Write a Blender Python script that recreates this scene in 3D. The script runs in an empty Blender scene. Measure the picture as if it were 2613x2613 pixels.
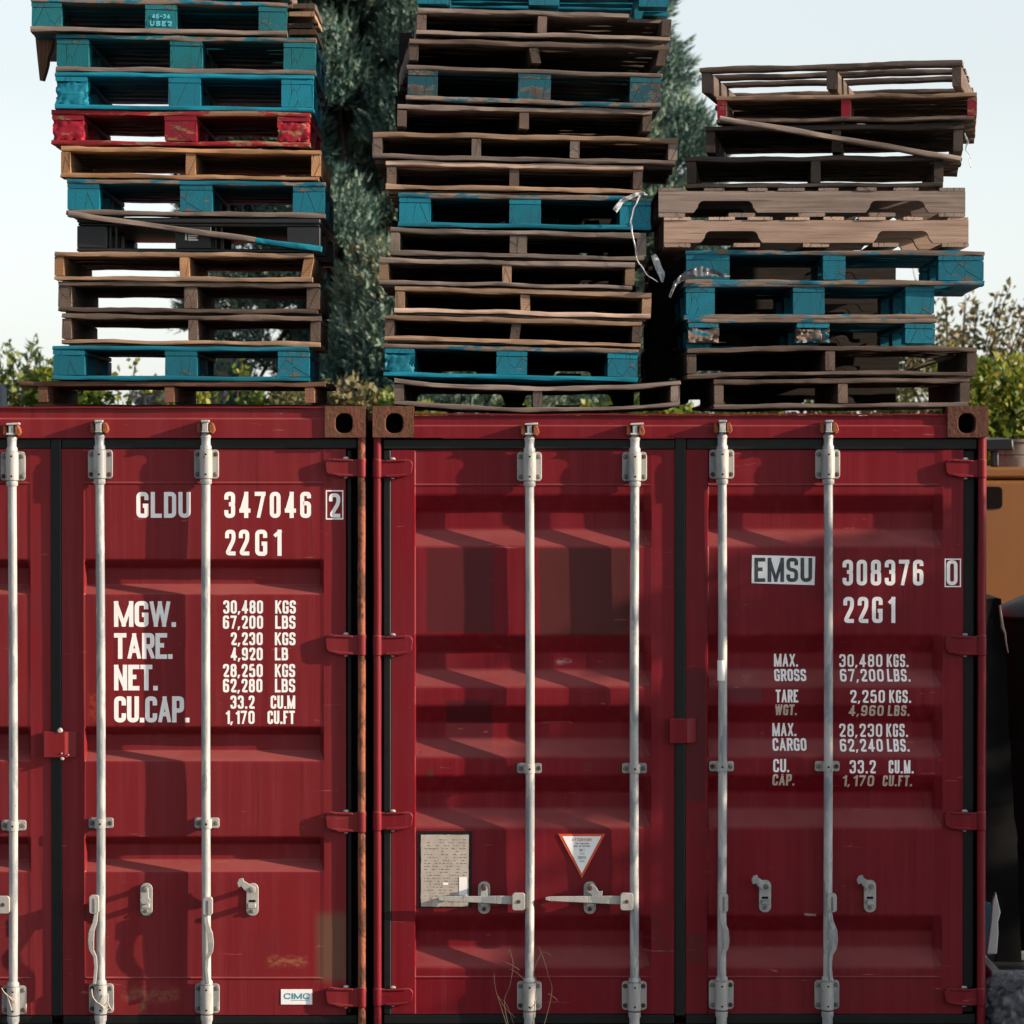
import bpy, bmesh, math, random
import numpy as np
from mathutils import Vector, Matrix, noise as mnoise

random.seed(7)
C = bpy.context.scene.collection
SC = bpy.context.scene
R = math.radians

# ------------------------------------------------------------------ camera, sky, sun, exposure
CAMZ, CAMD, PITCH = 2.406, 14.0, R(0.947)
cam_d = bpy.data.cameras.new('camera')
cam = bpy.data.objects.new('camera', cam_d); C.objects.link(cam)
cam.location = (0, -CAMD, CAMZ)
cam.rotation_euler = (R(90) - PITCH, 0, 0)
cam_d.sensor_width = 36.0
cam_d.lens = 123.83
cam_d.clip_start = 0.1; cam_d.clip_end = 900
cam_d.dof.use_dof = True
cam_d.dof.focus_distance = 14.05
cam_d.dof.aperture_fstop = 5.0
SC.camera = cam

SUN_TO = Vector((1.0, -0.215, 0.31)).normalized()      # direction towards the sun
w = bpy.data.worlds.new('World'); SC.world = w; w.use_nodes = True
nt = w.node_tree; nt.nodes.clear()
wo = nt.nodes.new('ShaderNodeOutputWorld'); bg = nt.nodes.new('ShaderNodeBackground')
sky = nt.nodes.new('ShaderNodeTexSky'); sky.sky_type = 'NISHITA'; sky.sun_disc = False
sky.sun_elevation = math.asin(SUN_TO.z)
sky.sun_rotation = math.atan2(SUN_TO.x, SUN_TO.y)
sky.air_density = 1.0; sky.dust_density = 0.7; sky.ozone_density = 1.0
hs = nt.nodes.new('ShaderNodeHueSaturation'); hs.inputs['Saturation'].default_value = 0.22
nt.links.new(sky.outputs[0], hs.inputs['Color'])
mxs = nt.nodes.new('ShaderNodeMix'); mxs.data_type = 'RGBA'; mxs.blend_type = 'MULTIPLY'; mxs.inputs[0].default_value = 1.0
mxs.inputs[7].default_value = (0.955, 1.0, 1.03, 1)      # thin high haze: a pale, even sky
nt.links.new(hs.outputs[0], mxs.inputs[6]); nt.links.new(mxs.outputs[2], bg.inputs[0]); bg.inputs[1].default_value = 0.106
nt.links.new(bg.outputs[0], wo.inputs[0])

sl = bpy.data.lights.new('sun', 'SUN'); sl.energy = 5.0; sl.angle = R(0.5); sl.color = (1.0, 0.80, 0.60)
so = bpy.data.objects.new('sun', sl); C.objects.link(so)
so.rotation_euler = (-SUN_TO).to_track_quat('-Z', 'Y').to_euler()
so.location = (12, -6, 9)

SC.view_settings.view_transform = 'Standard'; SC.view_settings.look = 'None'
SC.view_settings.exposure = 1.0; SC.view_settings.gamma = 1.0
SC.view_settings.use_curve_mapping = False
SC.cycles.use_denoising = True
SC.cycles.max_bounces = 6
SC.cycles.diffuse_bounces = 1
SC.cycles.transparent_max_bounces = 8

# ------------------------------------------------------------------ pixel helpers (photo is 2613 px; o() takes 1932-px readings)
PPM = 642.0
def NX(px): return (px - 1306.5) / PPM
def NZ(py): return 2.591 - (py - 1039.0) / PPM
FP = 6645.5
def at(px, py, Y):
    fx = (px - 966.0) / FP; fy = (966.0 - py) / FP
    cy, sy = math.cos(PITCH), math.sin(PITCH)
    d = Vector((fx, cy + fy * sy, -sy + fy * cy))
    k = (Y + CAMD) / d.y
    return Vector((d.x * k, Y, CAMZ + d.z * k))

# ------------------------------------------------------------------ mesh helpers
class MB:
    """collects faces; build() links them as ONE mesh object"""
    def __init__(s): s.v = []; s.f = []; s.mi = []; s.uv = []; s.cur = 0
    def add(s, vs, fs, uvs=None):
        o = len(s.v); s.v += [tuple(p) for p in vs]
        for i, f in enumerate(fs):
            s.f.append([o + k for k in f]); s.mi.append(s.cur)
            s.uv.append(uvs[i] if uvs else [(0, 0)] * len(f))
        return s
    def box(s, x0, x1, y0, y1, z0, z1):
        v = [(x0,y0,z0),(x1,y0,z0),(x1,y1,z0),(x0,y1,z0),(x0,y0,z1),(x1,y0,z1),(x1,y1,z1),(x0,y1,z1)]
        return s.add(v, [(0,3,2,1),(4,5,6,7),(0,1,5,4),(1,2,6,5),(2,3,7,6),(3,0,4,7)])
    def hexa(s, v):
        return s.add(v, [(0,3,2,1),(4,5,6,7),(0,1,5,4),(1,2,6,5),(2,3,7,6),(3,0,4,7)])
    def ring_tube(s, pts, rads, n=14, caps=True, squash=1.0):
        pts = [Vector(p) for p in pts]; vs = []; fs = []
        up0 = Vector((0, 1, 0))
        for i, p in enumerate(pts):
            d = (pts[min(i+1, len(pts)-1)] - pts[max(i-1, 0)])
            if d.length < 1e-9: d = Vector((0, 0, 1))
            d.normalize()
            a = d.cross(up0)
            if a.length < 1e-3: a = d.cross(Vector((1, 0, 0)))
            a.normalize(); b = d.cross(a)
            for k in range(n):
                t = 2 * math.pi * k / n
                vs.append(p + (a * math.cos(t) + b * math.sin(t) * squash) * rads[i])
        for i in range(len(pts) - 1):
            for k in range(n):
                k2 = (k + 1) % n
                fs.append((i*n+k, i*n+k2, (i+1)*n+k2, (i+1)*n+k))
        if caps:
            fs.append(tuple(reversed(range(n)))); fs.append(tuple((len(pts)-1)*n + k for k in range(n)))
        return s.add(vs, fs)
    def lathe_z(s, x, y, prof, n=20):          # prof = [(z, r), ...]
        return s.ring_tube([(x, y, z) for z, r in prof], [r for z, r in prof], n)
    def extrude_y(s, poly, y0, y1):             # poly in xz, counter-clockwise seen from the front (-y)
        n = len(poly)
        vs = [(x, y0, z) for x, z in poly] + [(x, y1, z) for x, z in poly]
        fs = [tuple(range(n)), tuple(reversed(range(n, 2*n)))]
        fs += [(i, n+i, n+(i+1) % n, (i+1) % n) for i in range(n)]
        return s.add(vs, fs)
    def build(s, name, mats, parent=None, off=(0,0,0), bevel=0, sharp=38, smooth=True, weighted=False):
        me = bpy.data.meshes.new(name)
        ox, oy, oz = off
        me.from_pydata([(x-ox, y-oy, z-oz) for x, y, z in s.v], [], s.f)
        if not isinstance(mats, (list, tuple)): mats = [mats]
        for m in mats: me.materials.append(m)
        me.polygons.foreach_set('material_index', s.mi)
        ul = me.uv_layers.new(name='UVMap')
        flat = [c for face in s.uv for uv in face for c in uv]
        ul.data.foreach_set('uv', flat)
        me.polygons.foreach_set('use_smooth', [smooth] * len(s.f))
        me.set_sharp_from_angle(angle=R(sharp))
        me.update()
        o = bpy.data.objects.new(name, me); C.objects.link(o)
        if parent: o.parent = parent
        if bevel:
            m = o.modifiers.new('bevel', 'BEVEL'); m.width = bevel; m.segments = 2
            m.limit_method = 'ANGLE'; m.angle_limit = R(40); m.harden_normals = False
        if bevel or weighted:
            m = o.modifiers.new('weighted_normals', 'WEIGHTED_NORMAL'); m.keep_sharp = True; m.weight = 100
        return o

def round_rect(x0, x1, z0, z1, r, n=5):
    pts = []
    for cx, cz, a0 in ((x1-r, z0+r, -90), (x1-r, z1-r, 0), (x0+r, z1-r, 90), (x0+r, z0+r, 180)):
        for k in range(n + 1):
            a = R(a0 + 90.0 * k / n); pts.append((cx + r*math.cos(a), cz + r*math.sin(a)))
    return pts

def thing(name, label, cat, loc=(0,0,0), group=None):
    o = bpy.data.objects.new(name, None); C.objects.link(o); o.location = loc
    o.empty_display_size = 0.2
    return tag(o, label, cat, group)
def tag(o, label=None, cat=None, group=None, kind=None):
    if label: o['label'] = label
    if cat: o['category'] = cat
    if group: o['group'] = group
    if kind: o['kind'] = kind
    return o

# ------------------------------------------------------------------ material helpers
class NT:
    def __init__(s, name):
        s.m = bpy.data.materials.new(name); s.m.use_nodes = True
        s.t = s.m.node_tree; s.b = s.t.nodes['Principled BSDF']
    def n(s, typ, **kw):
        nd = s.t.nodes.new(typ)
        for k, v in kw.items(): setattr(nd, k, v)
        return nd
    def l(s, a, b): s.t.links.new(a, b)
    def val(s, sock, v): sock.default_value = v
    def math(s, op, a, b=None, clamp=False):
        nd = s.n('ShaderNodeMath', operation=op); nd.use_clamp = clamp
        for i, x in enumerate((a, b)):
            if x is None: continue
            if isinstance(x, (int, float)): nd.inputs[i].default_value = x
            else: s.l(x, nd.inputs[i])
        return nd.outputs[0]
    def mix(s, fac, a, b, blend='MIX'):
        nd = s.n('ShaderNodeMix', data_type='RGBA', blend_type=blend)
        for sock, x in ((nd.inputs[0], fac), (nd.inputs[6], a), (nd.inputs[7], b)):
            if isinstance(x, (int, float)): sock.default_value = x
            elif isinstance(x, tuple): sock.default_value = (*x[:3], 1)
            else: s.l(x, sock)
        return nd.outputs[2]
    def noise(s, vec, scale, detail=4, rough=0.55, dist=0.0):
        nd = s.n('ShaderNodeTexNoise'); nd.inputs['Scale'].default_value = scale
        nd.inputs['Detail'].default_value = detail; nd.inputs['Roughness'].default_value = rough
        nd.inputs['Distortion'].default_value = dist
        if vec is not None: s.l(vec, nd.inputs['Vector'])
        return nd.outputs[0]
    def ramp(s, fac, stops):
        nd = s.n('ShaderNodeValToRGB'); cr = nd.color_ramp
        while len(cr.elements) < len(stops): cr.elements.new(0.5)
        for e, (p, c) in zip(cr.elements, stops):
            e.position = p; e.color = (c, c, c, 1) if isinstance(c, (int, float)) else (*c[:3], 1)
        s.l(fac, nd.inputs[0]); return nd.outputs[0]
    def mapping(s, vec, scale, loc=(0,0,0)):
        nd = s.n('ShaderNodeMapping'); nd.inputs['Scale'].default_value = scale
        nd.inputs['Location'].default_value = loc; s.l(vec, nd.inputs[0]); return nd.outputs[0]
    def bump(s, h, strength=0.3, dist=0.01):
        nd = s.n('ShaderNodeBump'); nd.inputs['Strength'].default_value = strength
        nd.inputs['Distance'].default_value = dist; s.l(h, nd.inputs['Height'])
        s.l(nd.outputs[0], s.b.inputs['Normal'])
    def done(s, col=None, rough=0.6, metal=0.0, spec=0.5):
        if col is not None:
            if isinstance(col, tuple): s.b.inputs['Base Color'].default_value = (*col, 1)
            else: s.l(col, s.b.inputs['Base Color'])
        if isinstance(rough, (int, float)): s.b.inputs['Roughness'].default_value = rough
        else: s.l(rough, s.b.inputs['Roughness'])
        s.b.inputs['Metallic'].default_value = metal
        s.b.inputs['Specular IOR Level'].default_value = spec
        return s.m

def plain(name, col, rough=0.6, var=0.25, scale=18, spec=0.5, metal=0.0, bump=0.15):
    t = NT(name); g = t.n('ShaderNodeNewGeometry').outputs['Position']
    n = t.noise(g, scale, 5)
    v = t.ramp(n, [(0.25, 1 - var), (0.75, 1 + var * 0.6)])
    c = t.mix(1.0, col, v, 'MULTIPLY')
    t.bump(n, bump, 0.004)
    return t.done(c, rough, metal, spec)

def red_paint(name, base, patches=(), dull=0.36):
    """weathered container paint; patches = [(x0,x1,z0,z1,colour,strength,edge)] repainted or stained areas, or painted sunlight, in world metres"""
    t = NT(name); g = t.n('ShaderNodeNewGeometry').outputs['Position']
    big = t.noise(g, 1.3, 3)
    streak = t.noise(t.mapping(g, (26, 26, 0.9)), 1.0, 5, 0.6)
    fine = t.noise(g, 55, 6, 0.65)
    c = t.mix(t.ramp(big, [(0.35, 0.0), (0.7, 0.55)]), base, tuple(min(1, k * 0.78 + 0.012) for k in base))
    chalk = (base[0] * 1.10 + 0.012, base[1] * 1.6 + 0.009, base[2] * 1.6 + 0.009)
    c = t.mix(t.ramp(streak, [(0.46, 0.0), (0.70, 0.65)]), c, chalk)
    drip = t.noise(t.mapping(g, (60, 60, 1.6), (3, 1, 2)), 1.0, 3, 0.55)
    c = t.mix(t.ramp(drip, [(0.60, 0.0), (0.74, 0.42)]), c, tuple(k * 0.42 for k in base))
    smear = t.noise(t.mapping(g, (2.2, 2.2, 3.4), (7, 3, 5)), 1.0, 7, 0.68)
    c = t.mix(t.ramp(smear, [(0.55, 0.0), (0.72, 0.45)]), c, (base[0] * 0.62 + 0.01, base[1] + 0.008, base[2] + 0.008))
    sep = t.n('ShaderNodeSeparateXYZ')
    wob = t.n('ShaderNodeTexNoise'); wob.inputs['Scale'].default_value = 38; wob.inputs['Detail'].default_value = 4
    t.l(g, wob.inputs['Vector'])
    vm = t.n('ShaderNodeVectorMath', operation='MULTIPLY_ADD')
    t.l(wob.outputs[1], vm.inputs[0]); vm.inputs[1].default_value = (0.016,)*3; t.l(g, vm.inputs[2])
    t.l(vm.outputs[0], sep.inputs[0])
    for (x0, x1, z0, z1, col, st, edge) in patches:
        dx = t.math('ABSOLUTE', t.math('SUBTRACT', sep.outputs[0], (x0+x1)/2 + 0.008))
        dz = t.math('ABSOLUTE', t.math('SUBTRACT', sep.outputs[2], (z0+z1)/2 + 0.008))
        mx = t.math('DIVIDE', t.math('SUBTRACT', (x1-x0)/2, dx), edge, clamp=True)
        mz = t.math('DIVIDE', t.math('SUBTRACT', (z1-z0)/2, dz), edge, clamp=True)
        mk = t.math('MULTIPLY', t.math('MULTIPLY', mx, mz), st)
        if edge >= 0.014 and st < .95:      # scuffs, smears and the painted sun patch: broken up
            mk = t.math('MULTIPLY', mk, t.ramp(t.noise(t.mapping(g, (34, 34, 60), (x0, 0, z0)), 1.0, 6, .7), [(.42, 0.0), (.58, 1.0)]))
        c = t.mix(mk, c, col)
    # upward-facing ledges coloured lighter: chalky paint plus a boost to their sunlit look
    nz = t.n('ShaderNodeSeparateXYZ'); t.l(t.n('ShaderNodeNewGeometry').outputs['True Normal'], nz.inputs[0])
    ledge_lift = t.math('MULTIPLY', t.ramp(nz.outputs[2], [(0.30, 0.0), (0.60, 1.0)]), t.ramp(t.noise(t.mapping(g, (5, 5, 14)), 1.0, 5, .6), [(.3, .45), (.7, .8)]))
    c = t.mix(ledge_lift, c, (base[0] * 1.35 + .03, base[1] + .062, base[2] + .055))
    # small scratches and chips
    scr = t.noise(t.mapping(g, (7, 7, 60)), 1.0, 4, 0.55, 0.8)
    c = t.mix(t.ramp(scr, [(0.70, 0.0), (0.73, 0.4)]), c, (0.42, 0.16, 0.13))
    rst = t.noise(g, 7.5, 8, 0.72)
    c = t.mix(t.ramp(rst, [(0.69, 0.0), (0.74, 0.85)]), c, (0.09, 0.035, 0.02))
    r = t.ramp(fine, [(0.3, dull), (0.8, dull + 0.2)])
    t.bump(t.math('ADD', t.math('MULTIPLY', fine, 0.25), t.noise(g, 9, 2)), 0.12, 0.004)
    return t.done(c, r, 0, 0.18)

def wood(name, c1, c2, stain=0.5, paint=None, wear=0.35, endgrain=False, mould=0.0):
    """weathered timber (uv: x runs along the board); paint = coat colour worn off in patches"""
    t = NT(name)
    uv = t.n('ShaderNodeUVMap').outputs[0]
    oi = t.n('ShaderNodeObjectInfo')
    rnd = oi.outputs['Random']
    if endgrain:
        wv = t.n('ShaderNodeTexWave', wave_type='RINGS', rings_direction='SPHERICAL')
        wv.inputs['Scale'].default_value = 30; wv.inputs['Distortion'].default_value = 5.5
        wv.inputs['Detail'].default_value = 3; wv.inputs['Detail Scale'].default_value = 1.6
        t.l(uv, wv.inputs['Vector'])
        grain = t.math('MULTIPLY_ADD', wv.outputs[1], 0.20); 
        nd = grain.node; nd.inputs[2].default_value = 0.40
        vo = t.n('ShaderNodeTexVoronoi', feature='DISTANCE_TO_EDGE'); vo.inputs['Scale'].default_value = 9
        t.l(t.mapping(uv, (1.6, 0.55, 1)), vo.inputs['Vector'])
        crack = t.ramp(vo.outputs['Distance'], [(0.0, 1.0), (0.018, 0.0)])
    else:
        grain = t.noise(t.mapping(uv, (3.2, 75, 1)), 1.0, 7, 0.62, 0.35)
        crack = t.ramp(t.noise(t.mapping(uv, (2.2, 120, 1)), 1.0, 3, 0.5), [(0.66, 0.0), (0.71, 1.0)])
    c = t.mix(t.ramp(grain, [(0.28, 0.0), (0.72, 1.0)]), c2, c1)
    blot = t.noise(t.mapping(uv, (3, 9, 1)), 1.0, 4, 0.6)
    c = t.mix(t.ramp(blot, [(0.42, 0.0), (0.72, stain)]), c, tuple(k * 0.35 for k in c2))
    c = t.mix(t.math('MULTIPLY', crack, 0.75), c, (0.012, 0.009, 0.007))
    rough = 0.8
    if paint:
        pv = t.noise(t.mapping(uv, (9, 30, 1)), 1.0, 6, 0.68)
        pv2 = t.math('ADD', t.math('MULTIPLY', pv, 0.65), t.math('MULTIPLY', t.noise(t.mapping(uv, (2.2, 4, 1)), 1.0, 2), 0.42))
        hv = t.n('ShaderNodeHueSaturation'); hv.inputs['Color'].default_value = (*paint, 1)
        t.l(t.math('ADD', t.math('MULTIPLY', rnd, 0.5), 0.72), hv.inputs['Value'])
        pc = t.mix(t.ramp(grain, [(0.3, 0.6), (0.62, 0.0)]), hv.outputs[0], tuple(k * 0.45 for k in paint))
        th = 0.74 - wear * 0.42
        msk = t.ramp(pv2, [(th, 1.0), (th + 0.02, 0.0)])
        c = t.mix(msk, c, pc)
        c = t.mix(t.math('MULTIPLY', crack, 0.7), c, (0.008, 0.012, 0.014))
        dirt = t.noise(t.mapping(uv, (5, 5, 1)), 1.0, 5, 0.7)
        c = t.mix(t.ramp(dirt, [(0.52, 0.0), (0.8, 0.6)]), c, (0.02, 0.02, 0.02))
        rough = 0.62
    else:
        hv = t.n('ShaderNodeHueSaturation'); t.l(c, hv.inputs['Color'])
        t.l(t.math('ADD', t.math('MULTIPLY', rnd, 0.6), 0.68), hv.inputs['Value'])
        c = hv.outputs[0]
    if mould:
        mn = t.noise(t.mapping(uv, (14, 14, 1)), 1.0, 5, 0.7)
        c = t.mix(t.ramp(mn, [(0.5, 0.0), (0.62, mould)]), c, (0.03, 0.025, 0.022))
    t.bump(t.math('SUBTRACT', grain, t.math('MULTIPLY', crack, 0.8)), 0.14 if endgrain else 0.5, 0.004)
    return t.done(c, rough, 0, 0.3)

def leafmat(name, cols, trans=0.25, rough=0.5):
    t = NT(name)
    g = t.n('ShaderNodeNewGeometry'); a = t.n('ShaderNodeAttribute', attribute_name='tint')
    f = t.math('ADD', t.math('MULTIPLY', g.outputs['Random Per Island'], 0.45), t.math('MULTIPLY', a.outputs['Fac'], 0.55))
    nd = t.n('ShaderNodeValToRGB'); cr = nd.color_ramp
    while len(cr.elements) < len(cols): cr.elements.new(0.5)
    for e, (p, c) in zip(cr.elements, cols): e.position = p; e.color = (*c, 1)
    t.l(f, nd.inputs[0])
    t.done(nd.outputs[0], rough, 0, 0.35)
    tr = t.n('ShaderNodeBsdfTranslucent'); t.l(nd.outputs[0], tr.inputs[0])
    mx = t.n('ShaderNodeMixShader'); mx.inputs[0].default_value = trans
    out = t.t.nodes['Material Output']
    t.l(t.b.outputs[0], mx.inputs[1]); t.l(tr.outputs[0], mx.inputs[2]); t.l(mx.outputs[0], out.inputs[0])
    return t.m

def rustmat(name, rust=(0.16, 0.055, 0.025), paint=(0.2, 0.03, 0.025), amt=0.5):
    t = NT(name); g = t.n('ShaderNodeNewGeometry').outputs['Position']
    n = t.noise(t.mapping(g, (1, 1, .45)), 20, 8, 0.72); n2 = t.noise(g, 55, 6, 0.7)
    c = t.mix(t.ramp(n2, [(0.3, 0.0), (0.7, 1.0)]), tuple(k * 0.4 for k in rust), rust)
    c = t.mix(t.ramp(n2, [(0.66, 0.0), (0.85, 0.3)]), c, (0.26, 0.12, 0.06))
    c = t.mix(t.ramp(n, [(amt - 0.03, 0.0), (amt + 0.03, 1.0)]), c, paint)
    t.bump(t.math('ADD', n, t.math('MULTIPLY', n2, 0.7)), 0.9, 0.010)
    return t.done(c, 0.75, 0, 0.3)

def zincmat(name, c1, c2, rust=0.72):
    t = NT(name); g = t.n('ShaderNodeNewGeometry').outputs['Position']
    n = t.noise(t.mapping(g, (30, 30, 5)), 1.0, 6, 0.65); n2 = t.noise(g, 30, 6, 0.7)
    c = t.mix(t.ramp(n, [(0.35, 0.0), (0.65, 1.0)]), c1, c2)
    seg = t.noise(t.mapping(g, (9, 9, 2.6)), 1.0, 5, 0.62)
    c = t.mix(t.ramp(seg, [(0.53, 0.0), (0.57, 0.75)]), c, tuple(k * f for k, f in zip(c1, (.62, .68, .74))))
    chip = t.noise(t.mapping(g, (70, 70, 22)), 1.0, 4, 0.6)
    c = t.mix(t.ramp(chip, [(0.68, 0.0), (0.71, 0.8)]), c, (0.10, 0.095, 0.09))
    c = t.mix(t.ramp(n2, [(rust, 0.0), (rust + 0.05, 0.8)]), c, (0.13, 0.06, 0.035))
    t.bump(n2, 0.15, 0.003)
    return t.done(c, 0.48, 0.0, 0.5)

RED1 = (0.172, 0.0105, 0.015); RED2 = (0.150, 0.0035, 0.0095)
M = {}
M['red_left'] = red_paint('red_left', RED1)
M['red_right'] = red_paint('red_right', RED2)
def px4(a, b, c, d): return (NX(a), NX(b), NZ(d), NZ(c))
brown = (0.125, 0.060, 0.040)
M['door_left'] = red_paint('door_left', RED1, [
    (*px4(796, 895, 2325, 2520), brown, 0.95, 0.035),
    (*px4(672, 788, 2440, 2480), (0.30, 0.12, 0.06), 0.8, 0.03),  # patch of sunlight painted low on the door
    (*px4(300, 462, 2520, 2572), (0.24, 0.10, 0.065), 0.55, 0.03),
    (*px4(345, 372, 2530, 2600), (0.30, 0.12, 0.06), 0.7, 0.02),
    (*px4(215, 262, 1765, 1850), (0.36, 0.06, 0.025), 0.6, 0.02)])
patch = (0.070, 0.013, 0.016)
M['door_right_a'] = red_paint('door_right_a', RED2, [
    (*px4(1087, 1262, 1396, 1616), patch, 0.8, 0.006),
    (*px4(1375, 1607, 1398, 1626), (0.062, 0.017, 0.016), 0.85, 0.006),
    (*px4(1135, 1259, 1787, 1934), (0.055, 0.009, 0.014), 0.75, 0.008),
    (*px4(1413, 1468, 1682, 1702), (0.40, 0.24, 0.25), 0.7, 0.018),
    (*px4(1088, 1108, 1958, 1995), (0.06, 0.035, 0.02), 0.9, 0.014),
    (*px4(1660, 1722, 2310, 2450), (0.08, 0.014, 0.016), 0.7, 0.02)])
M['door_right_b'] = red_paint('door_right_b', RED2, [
    (*px4(1742, 1804, 1705, 2050), patch, 0.75, 0.006),
    (*px4(1860, 1947, 1706, 1796), (0.10, 0.02, 0.028), 0.75, 0.006),
    (*px4(1892, 1925, 1715, 1750), (0.30, 0.12, 0.13), 0.7, 0.016),
    (*px4(1742, 1800, 2385, 2470), (0.09, 0.014, 0.014), 0.75, 0.01),
    (*px4(2055, 2088, 2336, 2344), (0.42, 0.28, 0.24), 0.9, 0.004),
    (*px4(2140, 2405, 2494, 2580), (0.13, 0.012, 0.015), 0.6, 0.02)])
M['rubber'] = plain('black_rubber', (0.006, 0.007, 0.0075), 0.45, 0.4, 25, 0.28)
M['rust_cast'] = rustmat('rusty_casting', (0.145, 0.058, 0.030), (0.15, 0.035, 0.025), amt=0.56)
M['rust_dark'] = rustmat('shaded_rusty_casting', (0.10, 0.032, 0.017), (0.08, 0.025, 0.015), 0.6)  # darker copy of the rust for the casting that sits in shade
M['rust_post'] = rustmat('rusty_post', (0.13, 0.048, 0.025), (0.27, 0.085, 0.045), 0.50)
M['rust_keeper'] = rustmat('rusty_keeper', (0.30, 0.09, 0.035), (0.34, 0.10, 0.045), 0.6)
M['zinc'] = zincmat('galvanised_rod', (0.25, 0.27, 0.285), (0.45, 0.44, 0.43), 0.67)
M['zinc_plate'] = zincmat('galvanised_plate', (0.29, 0.295, 0.29), (0.38, 0.37, 0.355), 0.68)
M['bolt'] = zincmat('bolt', (0.11, 0.11, 0.105), (0.19, 0.185, 0.175), 0.6)
M['bolt_rust'] = plain('rusty_bolt', (0.075, 0.035, 0.024), 0.8, 0.5, 120)
M['hole'] = plain('dark_hole', (0.006, 0.005, 0.005), 0.9, 0.3, 60, 0.08)
M['white_paint'] = plain('white_lettering', (0.90, 0.88, 0.88), 0.6, 0.05, 30, 0.3, bump=0.02)
M['cream_paint'] = plain('cream_lettering', (0.70, 0.60, 0.52), 0.65, 0.12, 30, 0.3, bump=0.02)  # duller cream letters, used on the down-facing slopes
M['grey_ink'] = plain('grey_lettering', (0.075, 0.08, 0.088), 0.65, 0.5, 60, 0.3, bump=0.02)
M['sticker'] = plain('white_sticker', (0.86, 0.86, 0.86), 0.5, 0.05, 25, 0.4, bump=0.02)
M['teal_ink'] = plain('teal_ink', (0.02, 0.30, 0.42), 0.5, 0.05, 25, 0.4, bump=0.02)
M['orange_ink'] = plain('orange_red_ink', (0.62, 0.08, 0.03), 0.5, 0.12, 25, 0.4, bump=0.02)
M['pale_red_ink'] = plain('pale_red_ink', (0.62, 0.22, 0.20), 0.6, 0.1, 25, 0.3, bump=0.02)
M['grey_text'] = plain('pale_grey_ink', (0.30, 0.31, 0.33), 0.6, 0.1, 25, 0.3, bump=0.02)

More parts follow.
